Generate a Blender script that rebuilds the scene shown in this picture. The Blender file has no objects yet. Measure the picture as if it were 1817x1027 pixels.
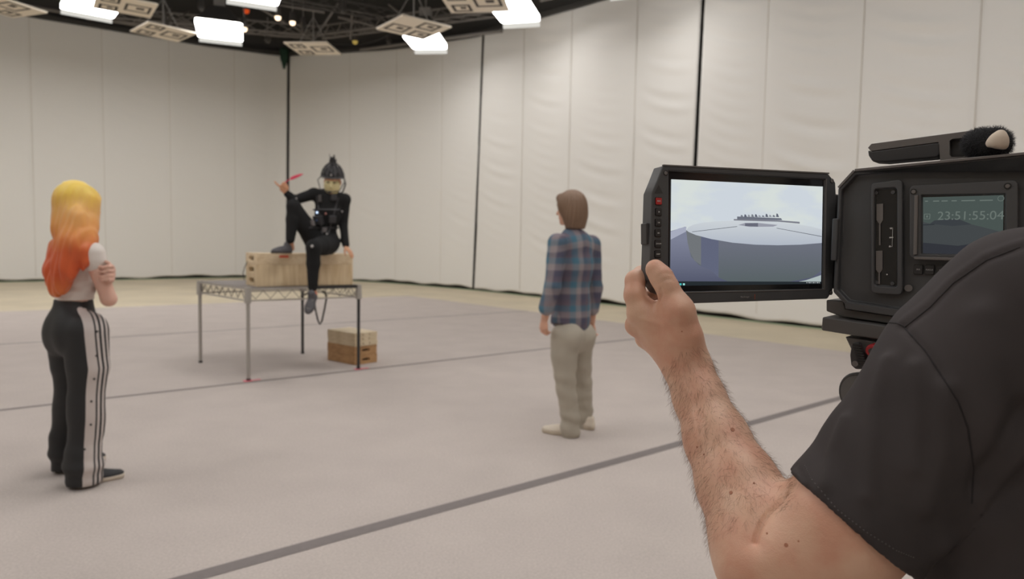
import bpy, bmesh, math, random
import numpy as np
from mathutils import Vector
from mathutils.bvhtree import BVHTree
random.seed(4); RS = np.random.RandomState(7)
sc = bpy.context.scene; COL = sc.collection
# ------------------------------------------------------------------ camera
H = 1.36; FPX = 1230.; W_, H_ = 1817, 1027
pt = math.radians(3.7); rl = math.radians(1.0)
F = np.array([0, math.cos(pt), -math.sin(pt)]); R0 = np.array([1., 0, 0]); U0 = np.cross(R0, F)
R = math.cos(rl)*R0 + math.sin(rl)*U0; U = -math.sin(rl)*R0 + math.cos(rl)*U0
CAM = np.array([0, 0, H])
def A(*v): return np.array(v, float)
def ray(x, y): return F + R*(x-908.5)/FPX - U*(y-513.5)/FPX
def P(x, y, d): return CAM + ray(x, y)*d                     # point at a depth along the view axis
def V(x, y, Y): v = ray(x, y); return CAM + v*(Y/v[1])        # point on the vertical plane y = Y
def G(x, y, z=0.): v = ray(x, y); return CAM + v*((z-H)/v[2]) # point on a level plane
def unit(v): v = np.asarray(v, float); return v/np.linalg.norm(v)
def hitpl(x, y, p0, n): v = ray(x, y); return CAM + v*(np.dot(np.asarray(p0)-CAM, n)/np.dot(v, n))
cd = bpy.data.cameras.new('camera'); cam = bpy.data.objects.new('camera', cd); COL.objects.link(cam)
cd.sensor_width = 36; cd.lens = FPX/W_*36; cd.clip_start = .05; cd.clip_end = 100
from mathutils import Matrix
cam.matrix_world = Matrix(((R[0], U[0], -F[0], 0), (R[1], U[1], -F[1], 0), (R[2], U[2], -F[2], H), (0, 0, 0, 1)))
cd.dof.use_dof = True; cd.dof.focus_distance = .80; cd.dof.aperture_fstop = 7.0
sc.camera = cam
sc.view_settings.view_transform = 'Standard'; sc.view_settings.look = 'None'
sc.view_settings.exposure = 0.41; sc.view_settings.gamma = 1; sc.view_settings.use_curve_mapping = False
# ------------------------------------------------------------------ materials
def lin(c): return tuple(((v/255/12.92) if v/255 <= .04045 else ((v/255+.055)/1.055)**2.4) for v in c)
MATS = {}
def mat(name, rgb, rough=.6, metal=0., noise=0., nscale=20., bump=0., bscale=60., spec=.5, sss=0., sheen=0., srgb=True):
    if name in MATS: return MATS[name]
    m = bpy.data.materials.new(name); m.use_nodes = True; nt = m.node_tree; N = nt.nodes; L = nt.links
    b = N['Principled BSDF']; c = lin(rgb) if srgb else rgb
    b.inputs['Base Color'].default_value = (*c, 1); b.inputs['Roughness'].default_value = rough
    b.inputs['Metallic'].default_value = metal; b.inputs['Specular IOR Level'].default_value = spec
    if sss: b.inputs['Subsurface Weight'].default_value = sss; b.inputs['Subsurface Radius'].default_value = (.012, .005, .003); b.inputs['Subsurface Scale'].default_value = 1.0
    if sheen: b.inputs['Sheen Weight'].default_value = sheen
    tc = N.new('ShaderNodeTexCoord')
    if noise:
        n = N.new('ShaderNodeTexNoise'); n.inputs['Scale'].default_value = nscale; n.inputs['Detail'].default_value = 6
        L.new(tc.outputs['Object'], n.inputs['Vector'])
        r = N.new('ShaderNodeValToRGB'); r.color_ramp.elements[0].position = .3; r.color_ramp.elements[1].position = .7
        r.color_ramp.elements[0].color = (*[max(0, v*(1-noise)) for v in c], 1); r.color_ramp.elements[1].color = (*[min(1, v*(1+noise)) for v in c], 1)
        L.new(n.outputs['Fac'], r.inputs['Fac']); L.new(r.outputs['Color'], b.inputs['Base Color'])
    if bump:
        n2 = N.new('ShaderNodeTexNoise'); n2.inputs['Scale'].default_value = bscale; n2.inputs['Detail'].default_value = 4
        L.new(tc.outputs['Object'], n2.inputs['Vector'])
        bp = N.new('ShaderNodeBump'); bp.inputs['Strength'].default_value = bump; bp.inputs['Distance'].default_value = .3/bscale
        L.new(n2.outputs['Fac'], bp.inputs['Height']); L.new(bp.outputs['Normal'], b.inputs['Normal'])
    MATS[name] = m; return m
def emit(name, rgb, s=1.):
    if name in MATS: return MATS[name]
    m = bpy.data.materials.new(name); m.use_nodes = True; nt = m.node_tree; nt.nodes.clear()
    e = nt.nodes.new('ShaderNodeEmission'); e.inputs[0].default_value = (*lin(rgb), 1); e.inputs[1].default_value = s
    o = nt.nodes.new('ShaderNodeOutputMaterial'); nt.links.new(e.outputs[0], o.inputs[0]); MATS[name] = m; return m
def ramp_z(m, z0, z1, stops, axis='Z', streak=0.):
    """base colour changes along the object's height: dyed hair, wood etc."""
    nt = m.node_tree; N = nt.nodes; L = nt.links; tc = N.new('ShaderNodeTexCoord'); sp = N.new('ShaderNodeSeparateXYZ')
    L.new(tc.outputs['Object'], sp.inputs[0]); mr = N.new('ShaderNodeMapRange')
    mr.inputs['From Min'].default_value = z0; mr.inputs['From Max'].default_value = z1
    src = sp.outputs[axis]
    if streak:
        mp = N.new('ShaderNodeMapping'); mp.inputs['Scale'].default_value = (40, 40, 1.5); L.new(tc.outputs['Object'], mp.inputs[0])
        n = N.new('ShaderNodeTexNoise'); n.inputs['Scale'].default_value = 1.5; L.new(mp.outputs[0], n.inputs['Vector'])
        ma = N.new('ShaderNodeMath'); ma.operation = 'MULTIPLY_ADD'; ma.inputs[1].default_value = streak
        L.new(n.outputs['Fac'], ma.inputs[0]); L.new(src, ma.inputs[2]); src = ma.outputs[0]
    L.new(src, mr.inputs['Value']); r = N.new('ShaderNodeValToRGB'); L.new(mr.outputs[0], r.inputs[0])
    el = r.color_ramp.elements
    for i, (p, c) in enumerate(stops):
        e = el[i] if i < 2 else el.new(p)
        e.position = p; e.color = (*lin(c), 1)
    L.new(r.outputs[0], N['Principled BSDF'].inputs['Base Color']); return m
def wood(name, c1, c2, axis=0, rough=.6):
    m = mat(name, c1, rough); nt = m.node_tree; N = nt.nodes; L = nt.links; tc = N.new('ShaderNodeTexCoord')
    mp = N.new('ShaderNodeMapping'); s = [22, 22, 22]; s[axis] = 2.2; mp.inputs['Scale'].default_value = s
    L.new(tc.outputs['Object'], mp.inputs[0]); n = N.new('ShaderNodeTexNoise'); n.inputs['Scale'].default_value = .9; n.inputs['Detail'].default_value = 5; n.inputs['Distortion'].default_value = .8
    L.new(mp.outputs[0], n.inputs['Vector']); r = N.new('ShaderNodeValToRGB'); L.new(n.outputs['Fac'], r.inputs[0])
    r.color_ramp.elements[0].position = .35; r.color_ramp.elements[0].color = (*lin(c2), 1); r.color_ramp.elements[1].position = .62; r.color_ramp.elements[1].color = (*lin(c1), 1)
    L.new(r.outputs[0], N['Principled BSDF'].inputs['Base Color']); return m
# ------------------------------------------------------------------ objects
def link_mesh(name, verts, faces, m, parent=None, smooth=False, origin=None, mats=None, fmat=None):
    verts = np.asarray(verts, float)
    if parent is not None:
        b = np.array(parent['_o'][:]) if '_o' in parent else np.zeros(3)
        loc = (0, 0, 0)
    else:
        b = np.array([*(verts[:, :2].min(0)+verts[:, :2].max(0))/2, verts[:, 2].min()]) if origin is None else np.array(origin, float); loc = tuple(b)
    me = bpy.data.meshes.new(name)
    if isinstance(faces, np.ndarray):
        n = len(faces); k = faces.shape[1]
        me.vertices.add(len(verts)); me.vertices.foreach_set('co', (verts-b).astype(np.float32).ravel())
        me.loops.add(n*k); me.loops.foreach_set('vertex_index', faces.astype(np.int32).ravel())
        me.polygons.add(n); me.polygons.foreach_set('loop_start', np.arange(0, n*k, k, dtype=np.int32)); me.polygons.foreach_set('loop_total', np.full(n, k, np.int32))
        me.update(calc_edges=True)
    else:
        me.from_pydata([tuple(v) for v in verts-b], [], faces)
    for mm in (mats or [m]): me.materials.append(mm)
    if fmat is not None: me.polygons.foreach_set('material_index', np.asarray(fmat, np.int32))
    if smooth: me.polygons.foreach_set('use_smooth', np.ones(len(me.polygons), bool))
    me.validate(); me.update()
    o = bpy.data.objects.new(name, me); COL.objects.link(o); o.location = loc; o['_o'] = [float(x) for x in b]
    if parent is not None: o.parent = parent
    return o
def tag(o, label, cat=None, group=None, kind=None):
    if label: o['label'] = label
    if cat: o['category'] = cat
    if group: o['group'] = group
    if kind: o['kind'] = kind
    return o
def thing(name, loc, label, cat, group=None):
    o = bpy.data.objects.new(name, None); COL.objects.link(o); o.location = tuple(loc); o.empty_display_size = .1
    o['_o'] = [float(x) for x in loc]; return tag(o, label, cat, group)
class MB:
    def __init__(s): s.v = []; s.f = []
    def add(s, vs, fs): n = len(s.v); s.v += [np.asarray(v, float) for v in vs]; s.f += [tuple(i+n for i in f) for f in fs]; return s
    def box(s, c, ux, uy, uz):
        c = np.asarray(c, float); q = [c+a*ux+b*uy+d*uz for a in (-1, 1) for b in (-1, 1) for d in (-1, 1)]
        s.add(q, [(0, 1, 3, 2), (4, 6, 7, 5), (0, 4, 5, 1), (2, 3, 7, 6), (0, 2, 6, 4), (1, 5, 7, 3)]); return s
    def bar(s, a, b, w, h=None, up=(0, 0, 1)):
        a = np.asarray(a, float); b = np.asarray(b, float); d = b-a; l = np.linalg.norm(d); d = d/l
        up = np.asarray(up, float); 
        if abs(np.dot(up, d)) > .98: up = A(1, 0, 0)
        x = unit(np.cross(d, up)); y = np.cross(x, d); h = h or w
        return s.box((a+b)/2, x*w/2, d*l/2, y*h/2)
    def tube(s, pts, r, n=8, cap=True):
        pts = [np.asarray(p, float) for p in pts]; rr = r if hasattr(r, '__len__') else [r]*len(pts)
        vs = []; fs = []; prev = None
        for i, p in enumerate(pts):
            d = unit(pts[min(i+1, len(pts)-1)]-pts[max(i-1, 0)])
            if prev is None: x = unit(np.cross(d, A(0, 0, 1) if abs(d[2]) < .9 else A(1, 0, 0)))
            else: x = unit(prev-d*np.dot(prev, d))
            prev = x; y = np.cross(d, x)
            for k in range(n): t = 2*math.pi*k/n; vs.append(p+rr[i]*(math.cos(t)*x+math.sin(t)*y))
        for i in range(len(pts)-1):
            for k in range(n): a = i*n+k; b = i*n+(k+1) % n; fs.append((a, b, b+n, a+n))
        if cap: fs.append(tuple(range(n))[::-1]); fs.append(tuple(range((len(pts)-1)*n, len(pts)*n)))
        return s.add(vs, fs)
    def ball(s, c, r, n=12, m=8):
        c = np.asarray(c, float); r = np.ones(3)*r; vs = []; fs = []
        for i in range(m+1):
            th = math.pi*i/m
            for k in range(n): ph = 2*math.pi*k/n; vs.append(c+r*A(math.sin(th)*math.cos(ph), math.sin(th)*math.sin(ph), math.cos(th)))
        for i in range(m):
            for k in range(n): a = i*n+k; b = i*n+(k+1) % n; fs.append((a, a+n, b+n, b))
        return s.add(vs, fs)
    def prism(s, loop, ext):
        n = len(loop); loop = [np.asarray(p, float) for p in loop]
        s.add(loop+[p+ext for p in loop], [tuple(range(n)), tuple(range(n, 2*n))[::-1]]+[(i, i+n, (i+1) % n+n, (i+1) % n) for i in range(n)]); return s
    def build(s, name, m, parent=None, bevel=0., smooth=False, seg=2, origin=None):
        me_o = link_mesh(name, s.v, s.f, m, parent, smooth, origin)
        bm = bmesh.new(); bm.from_mesh(me_o.data); bmesh.ops.recalc_face_normals(bm, faces=bm.faces); bm.to_mesh(me_o.data); bm.free()
        if bevel:
            md = me_o.modifiers.new('bevel', 'BEVEL'); md.width = bevel; md.segments = seg; md.limit_method = 'ANGLE'; md.angle_limit = math.radians(40)
            for p in me_o.data.polygons: p.use_smooth = True
            wn = me_o.modifiers.new('wn', 'WEIGHTED_NORMAL')
        return me_o
def rounded(c, ux, uy, w, h, r, n=4):
    out = []
    for (sx, sy, t0) in ((1, 1, 0), (-1, 1, 90), (-1, -1, 180), (1, -1, 270)):
        for k in range(n+1):
            t = math.radians(t0+90*k/n); out.append(np.asarray(c)+ux*(sx*(w/2-r)+r*math.cos(t))+uy*(sy*(h/2-r)+r*math.sin(t)))
    return out
def plate(name, m, outer, ext, holes, parent, bevel=0., seg=2):
    """slab whose front face has wells: holes = [(loop, depth vector, shrink)]; the well floors are closed"""
    bm = bmesh.new(); fl = [bm.verts.new(p) for p in outer]; bl = [bm.verts.new(p+ext) for p in outer]; n = len(outer)
    ed = [bm.edges.new((fl[i], fl[(i+1) % n])) for i in range(n)]
    bm.faces.new(bl)
    for i in range(n): bm.faces.new((fl[i], fl[(i+1) % n], bl[(i+1) % n], bl[i]))
    for loop, dv, sh in holes:
        c = sum(loop)/len(loop); k = len(loop); a = [bm.verts.new(p) for p in loop]; b = [bm.verts.new(c+(p-c)*sh+dv) for p in loop]
        ed += [bm.edges.new((a[i], a[(i+1) % k])) for i in range(k)]
        for i in range(k): bm.faces.new((a[i], a[(i+1) % k], b[(i+1) % k], b[i]))
        bm.faces.new(b)
    bmesh.ops.triangle_fill(bm, use_beauty=True, edges=ed)
    bmesh.ops.recalc_face_normals(bm, faces=bm.faces)
    bmesh.ops.dissolve_limit(bm, angle_limit=.01, verts=bm.verts, edges=bm.edges)
    base = np.array(parent['_o'][:])
    for v in bm.verts: v.co -= Vector(base)
    me = bpy.data.meshes.new(name); bm.to_mesh(me); bm.free(); me.materials.append(m)
    o = bpy.data.objects.new(name, me); COL.objects.link(o); o.parent = parent; o['_o'] = [float(x) for x in base]
    if bevel:
        md = o.modifiers.new('bevel', 'BEVEL'); md.width = bevel; md.segments = seg; md.limit_method = 'ANGLE'; md.angle_limit = math.radians(35)
        for p in me.polygons: p.use_smooth = True
        o.modifiers.new('wn', 'WEIGHTED_NORMAL')
    return o
def text(name, body, c, ux, uy, size, m, parent, ext=.0003):
    cu = bpy.data.curves.new(name, 'FONT'); cu.body = body; cu.size = size; cu.align_x = 'CENTER'; cu.align_y = 'CENTER'; cu.extrude = ext/2
    t = bpy.data.objects.new(name, cu); COL.objects.link(t)
    dg = bpy.context.evaluated_depsgraph_get(); me = bpy.data.meshes.new_from_object(t.evaluated_get(dg)); bpy.data.objects.remove(t)
    uz = np.cross(ux, uy); base = np.array(parent['_o'][:]); M = np.array([ux, uy, uz]).T
    for v in me.vertices: v.co = Vector(M @ np.array(v.co)+np.asarray(c)-base)
    me.materials.clear(); me.materials.append(m)
    o = bpy.data.objects.new(name, me); COL.objects.link(o); o.parent = parent; o['_o'] = [float(x) for x in base]; return o
# ------------------------------------------------------------------ signed-distance bodies (one continuous surface each)
class SDF:
    def __init__(s, lo, hi, res, axes=None):
        s.ax = axes or [np.arange(lo[i], hi[i]+res, res) for i in range(3)]
        s.v = np.full([len(a) for a in s.ax], 1., np.float32)
    def sub(s, lo, hi):
        sl = []
        for i in range(3):
            a = max(0, np.searchsorted(s.ax[i], lo[i])-1); b = min(len(s.ax[i]), np.searchsorted(s.ax[i], hi[i])+1); sl.append(slice(a, b))
        if any(q.stop <= q.start for q in sl): return None, None
        return tuple(sl), np.meshgrid(s.ax[0][sl[0]], s.ax[1][sl[1]], s.ax[2][sl[2]], indexing='ij', sparse=True)
    def put(s, fn, lo, hi, k=.01, mode='u'):
        pad = k+.03; sl, g = s.sub(np.asarray(lo)-pad, np.asarray(hi)+pad)
        if sl is None: return
        b = fn(*g).astype(np.float32); a = s.v[sl]
        if mode == 'u': h = np.maximum(k-np.abs(a-b), 0)/k; s.v[sl] = np.minimum(a, b)-h*h*k*.25
        elif mode == 's': b = -b; h = np.maximum(k-np.abs(a-b), 0)/k; s.v[sl] = np.maximum(a, b)+h*h*k*.25
    def cone(s, a, b, ra, rb, k=.01, flat=None, mode='u'):
        a = np.asarray(a, float); b = np.asarray(b, float); m = max(ra, rb)*(max(1, flat[1]) if flat else 1)
        d = b-a
        if flat: ax = unit(flat[0]); q = 1/flat[1]-1; d = d+ax*np.dot(d, ax)*q
        L2 = max(d@d, 1e-12)
        def fn(x, y, z):
            x = x-a[0]; y = y-a[1]; z = z-a[2]
            if flat: w = (x*ax[0]+y*ax[1]+z*ax[2])*q; x = x+w*ax[0]; y = y+w*ax[1]; z = z+w*ax[2]
            t = np.clip((x*d[0]+y*d[1]+z*d[2])/L2, 0, 1)
            r = np.sqrt((x-t*d[0])**2+(y-t*d[1])**2+(z-t*d[2])**2)-(ra+(rb-ra)*t)
            return r*(min(1, flat[1]) if flat else 1)
        s.put(fn, np.minimum(a, b)-m, np.maximum(a, b)+m, k, mode); return s
    def chain(s, pts, k=.01, flat=None):
        for (p, r), (q, t) in zip(pts[:-1], pts[1:]): s.cone(p, q, r, t, k, flat)
        return s
    def ell(s, c, rad, ax=None, k=.01, mode='u'):
        c = np.asarray(c, float); ax = np.eye(3) if ax is None else np.array(ax); rad = np.asarray(rad, float); m = rad.max()
        def fn(x, y, z):
            x = x-c[0]; y = y-c[1]; z = z-c[2]; k0 = 0; k1 = 0
            for i in range(3):
                w = x*ax[i][0]+y*ax[i][1]+z*ax[i][2]; k0 = k0+(w/rad[i])**2; k1 = k1+(w/rad[i]**2)**2
            k0 = np.sqrt(k0); return k0*(k0-1)/np.maximum(np.sqrt(k1), 1e-6)
        s.put(fn, c-m, c+m, k, mode); return s
    def cut(s, p, n):                                   # remove everything on the +n side
        g = np.meshgrid(*s.ax, indexing='ij', sparse=True); s.v = np.maximum(s.v, ((g[0]-p[0])*n[0]+(g[1]-p[1])*n[1]+(g[2]-p[2])*n[2]).astype(np.float32))
    def minus(s, fn_sdf): s.v = np.maximum(s.v, -fn_sdf.v)
    def mesh(s):
        v = s.v.copy(); 
        for i in range(3):
            sl = [slice(None)]*3; sl[i] = 0; v[tuple(sl)] = 1; sl[i] = -1; v[tuple(sl)] = 1
        I = v < 0; nx, ny, nz = v.shape; cnt = np.zeros((nx-1, ny-1, nz-1), np.int8)
        for a in (0, 1):
            for b in (0, 1):
                for c in (0, 1): cnt += I[a:nx-1+a, b:ny-1+b, c:nz-1+c]
        act = (cnt > 0) & (cnt < 8); ids = np.full(cnt.shape, -1, np.int32); ix = np.argwhere(act); ids[act] = np.arange(len(ix))
        acc = np.zeros((len(ix), 3)); num = np.zeros(len(ix))
        for ax in range(3):
            o1, o2 = [i for i in range(3) if i != ax]
            for a in (0, 1):
                for b in (0, 1):
                    p = ix.copy(); p[:, o1] += a; p[:, o2] += b; q = p.copy(); q[:, ax] += 1
                    va = v[p[:, 0], p[:, 1], p[:, 2]]; vb = v[q[:, 0], q[:, 1], q[:, 2]]; m = (va < 0) != (vb < 0)
                    t = np.where(m, va/np.where(m, va-vb, 1), 0); w = p.astype(float); w[:, ax] += t; acc += w*m[:, None]; num += m
        acc /= num[:, None]; out = np.stack([np.interp(acc[:, i], np.arange(len(s.ax[i])), s.ax[i]) for i in range(3)], 1)
        Fs = []
        for ax in range(3):
            o1, o2 = (ax+1) % 3, (ax+2) % 3
            s0 = [slice(None)]*3; s1 = [slice(None)]*3; s0[ax] = slice(0, -1); s1[ax] = slice(1, None)
            ch = np.argwhere(I[tuple(s0)] != I[tuple(s1)])
            ch = ch[(ch[:, o1] > 0) & (ch[:, o2] > 0) & (ch[:, o1] < v.shape[o1]-1) & (ch[:, o2] < v.shape[o2]-1)]
            qs = []
            for (a, b) in ((1, 1), (0, 1), (0, 0), (1, 0)):
                p = ch.copy(); p[:, o1] -= a; p[:, o2] -= b; qs.append(ids[p[:, 0], p[:, 1], p[:, 2]])
            q = np.stack(qs, 1); fl = I[ch[:, 0], ch[:, 1], ch[:, 2]]; q[~fl] = q[~fl][:, ::-1]; Fs.append(q)
        return out, np.concatenate(Fs)
    def build(s, name, m, parent, disp=None, smooth_it=0):
        v, f = s.mesh(); n = len(v)
        for _ in range(smooth_it):
            acc = np.zeros_like(v); c = np.zeros(n)
            for i in range(4):
                a, b = f[:, i], f[:, (i+1) % 4]
                for j in range(3): acc[:, j] += np.bincount(a, v[b, j], n)
                c += np.bincount(a, minlength=n)
                for j in range(3): acc[:, j] += np.bincount(b, v[a, j], n)
                c += np.bincount(b, minlength=n)
            v = v*.4+.6*acc/c[:, None]
        if disp:
            e1 = v[f[:, 2]]-v[f[:, 0]]; e2 = v[f[:, 3]]-v[f[:, 1]]; fn = np.cross(e1, e2); vn = np.zeros_like(v)
            for i in range(4):
                for j in range(3): vn[:, j] += np.bincount(f[:, i], fn[:, j], n)
            vn /= np.maximum(np.linalg.norm(vn, axis=1), 1e-12)[:, None]; v = v+vn*disp(v)[:, None]
        return link_mesh(name, v, f, m, parent, True)
def groove(v, line, w, d):
    line = [np.asarray(p) for p in line]; best = np.full(len(v), 9.)
    for a, b in zip(line[:-1], line[1:]):
        e = b-a
        if e@e < 1e-10: continue
        t = np.clip(((v-a)@e)/(e@e), 0, 1); best = np.minimum(best, np.linalg.norm(v-a-t[:, None]*e, axis=1))
    return -d*np.exp(-(best/w)**2)
def bbox(pts, pad):
    p = np.array(pts); return p.min(0)-pad, p.max(0)+pad
def head(S, c, f, u, sc_=1., neck=None, ears=True):
    f = unit(f); u = unit(np.asarray(u)-f*np.dot(u, f)); l = np.cross(u, f); k = sc_; ax = [l, f, u]; c = np.asarray(c)
    S.ell(c-f*.012*k+u*.028*k, A(.076, .096, .090)*k, ax, .01)
    S.ell(c+f*.022*k-u*.045*k, A(.058, .070, .072)*k, ax, .03)
    S.ell(c+f*.070*k-u*.098*k, A(.022, .018, .016)*k, ax, .02)               # chin
    S.cone(c+f*.082*k+u*.012*k, c+f*.108*k-u*.030*k, .008*k, .012*k, .01)    # nose
    S.cone(c+f*.08*k+l*.014*k-u*.034*k, c+f*.08*k-l*.014*k-u*.034*k, .009*k, .009*k, .01)
    S.cone(c+f*.078*k+l*.03*k+u*.03*k, c+f*.078*k-l*.03*k+u*.03*k, .010*k, .010*k, .015)  # brow
    for s_ in (-1, 1):
        S.ell(c+f*.094*k+l*s_*.031*k+u*.008*k, A(.016, .012, .010)*k, ax, .006, 's')
        S.ell(c+f*.076*k+l*s_*.031*k+u*.008*k, A(.012, .012, .012)*k, ax, .003)
        if ears: S.ell(c-f*.008*k+l*s_*.079*k-u*.008*k, A(.009, .019, .031)*k, ax, .006)
    S.cone(c+f*.086*k+l*.018*k-u*.062*k, c+f*.086*k-l*.018*k-u*.062*k, .005*k, .005*k, .004)
    S.cone(c+f*.084*k+l*.015*k-u*.072*k, c+f*.084*k-l*.015*k-u*.072*k, .006*k, .006*k, .004)
    if neck is not None: S.cone(c-f*.02*k-u*.05*k, neck, .052*k, .058*k, .03)
def hand(S, w, d, n, side, curl=.5, k=1., spread=.12):
    """w wrist, d towards the knuckles, n out of the palm, side = thumb side"""
    w = np.asarray(w, float); d = unit(d); n = unit(n-d*np.dot(n, d)); t = unit(side-d*np.dot(side, d)-n*np.dot(side, n))
    S.cone(w, w+d*.075*k+t*.012*k, .022*k, .024*k, .012, (n, .6)); S.cone(w, w+d*.07*k-t*.018*k, .02*k, .02*k, .012, (n, .6))
    for i, (o, L) in enumerate(((.030, .072), (.010, .080), (-.010, .074), (-.029, .058))):
        b = w+d*(.085-.004*abs(i-1.2))*k+t*o*k; a = curl*(.9+.1*i); dd = unit(d+t*o*spread*10)
        d1 = unit(dd*math.cos(a)+n*math.sin(a)); d2 = unit(dd*math.cos(a*2)+n*math.sin(a*2)); d3 = unit(dd*math.cos(a*2.7)+n*math.sin(a*2.7))
        p1 = b+d1*L*.45*k; p2 = p1+d2*L*.3*k; p3 = p2+d3*L*.25*k
        S.cone(w+d*.05*k+t*o*.8*k, b, .011*k, .0105*k, .006); S.cone(b, p1, .0098*k, .0085*k, .003); S.cone(p1, p2, .0085*k, .0078*k, .002); S.cone(p2, p3, .0078*k, .0065*k, .002)
    a0 = w+d*.02*k+t*.02*k+n*.006*k; a1 = a0+unit(d*.75+t*.6+n*.35)*.042*k; a2 = a1+unit(d*.95+t*.25+n*.35)*.032*k; a3 = a2+unit(d+n*.4)*.024*k
    S.cone(a0, a1, .015*k, .0115*k, .01); S.cone(a1, a2, .0108*k, .0095*k, .003); S.cone(a2, a3, .0095*k, .008*k, .002)
def shoe(S, heel, toe, h=.09, w=.042, up=(0, 0, 1)):
    heel = np.asarray(heel); toe = np.asarray(toe); u = unit(up); d = unit(toe-heel); l = np.cross(u, d); L = np.linalg.norm(toe-heel)
    S.cone(heel+d*.035+u*.03, heel+d*L*.68+u*.026, .034, w, .02, (u, .75))
    S.cone(heel+d*L*.62+u*.026, toe-d*.042+u*.024, w, .036, .02, (u, .7))
    S.cone(heel+d*.045+u*.03, heel+d*.045+u*(h-.01), .034, .036, .02)
    S.cone(heel+d*.06+u*.05, heel+d*L*.55+u*.035, .033, .03, .03)
def wrn(v, sc_, amp, seed=0, st=(1, 1, 1)):
    """cheap layered wrinkle noise from sines"""
    r = np.random.RandomState(seed); o = np.zeros(len(v)); v = v*np.array(st)
    for i in range(7):
        k = r.randn(3); k = k/np.linalg.norm(k)*sc_*(1+.35*i); o += np.sin(v@k+r.rand()*6+1.3*np.sin(v@(r.randn(3)*sc_*.4)))/(1+.35*i)
    return amp*o/2.5
# ================================================================== the room
ud = unit((.7668, .6419, 0)); nd = unit((-.6419, .7668, 0))      # carpet runs along ud, the table and room are square to it
m_black = mat('black_wall', (84, 82, 80), .95, spec=.1)
m_conc = mat('concrete', (200, 187, 162), .55, noise=.10, nscale=.9, bump=.02, bscale=30)
m_carpet = mat('carpet', (188, 178, 172), .98, noise=.10, nscale=90, bump=.35, bscale=900, spec=.05)
def carpet_tone(m):
    nt = m.node_tree; N = nt.nodes; L = nt.links; b = N['Principled BSDF']; src = b.inputs['Base Color'].links[0].from_socket
    tc = N.new('ShaderNodeTexCoord'); n = N.new('ShaderNodeTexNoise'); n.inputs['Scale'].default_value = 2.2; n.inputs['Detail'].default_value = 5; L.new(tc.outputs['Object'], n.inputs['Vector'])
    r = N.new('ShaderNodeMapRange'); r.inputs['From Min'].default_value = .3; r.inputs['From Max'].default_value = .7; r.inputs['To Min'].default_value = .955; r.inputs['To Max'].default_value = 1.035; L.new(n.outputs['Fac'], r.inputs['Value'])
    mx = N.new('ShaderNodeVectorMath'); mx.operation = 'SCALE'; L.new(src, mx.inputs[0]); L.new(r.outputs[0], mx.inputs['Scale']); L.new(mx.outputs[0], b.inputs['Base Color'])
carpet_tone(m_carpet)
def uw(u, n, z=0.): return A(*(ud*u+nd*n)[:2], z)
# wall line: knots (pixel column, foot point, curtain top)
KN = [(-1100, None, 7.6), (0, (0, 501), 7.75), (200, (200, 497), 7.87), (350, (350, 494), 7.96), (440, (440, 492.5), 8.05), (505, (505, 491.2), 8.15),
      (620, (620, 498), 7.85), (700, (700, 503), 7.66), (840, (840, 515), 7.30), (905, (905, 522), 7.22), (1125, (1125, 546), 6.95), (1240, (1240, 560), 6.85), (1460, (1460, 585), 6.85), (1640, (1640, 607), 6.9)]
kx = []; kp = []; kz = []
for px, q, zt in KN:
    p = G(*q) if q else G(0, 501)+(G(0, 501)-G(200, 497))*4.6
    kx.append(px); kp.append(p[:2]); kz.append(zt)
e = kp[-1]-kp[-2]; kx += [1900, 2300]; kp += [kp[-1]+e*1.6, kp[-1]+e*4.4]; kz += [6.9, 6.9]
kp = np.array(kp); sl = np.concatenate([[0], np.cumsum(np.linalg.norm(np.diff(kp, axis=0), axis=1))])
SS = np.arange(0, sl[-1], .06)
def sm(a, w=9): k = np.ones(w)/w; b = np.pad(a, w//2, mode='edge'); b[:w//2] = 2*a[0]-a[w//2:0:-1]; b[-(w//2):] = 2*a[-1]-a[-2:-2-w//2:-1]; return np.convolve(b, k, 'valid')
WX = sm(np.interp(SS, sl, kp[:, 0]), 21); WY = sm(np.interp(SS, sl, kp[:, 1]), 21); WZ = sm(np.interp(SS, sl, kz), 21); WP = np.interp(SS, sl, kx)
tx = np.gradient(WX); ty = np.gradient(WY); tl = np.hypot(tx, ty); NX, NY = ty/tl, -tx/tl        # inward normal (towards the camera)
s_of = lambda px: float(np.interp(px, WP, SS))
m_cur = mat('curtain_cloth', (236, 234, 230), .9, spec=.15)
m_trk = mat('track_black', (62, 60, 58), .7)
def wall_at(s, off=0.): 
    return A(np.interp(s, SS, WX)+off*np.interp(s, SS, NX), np.interp(s, SS, WY)+off*np.interp(s, SS, NY), 0)
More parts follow.
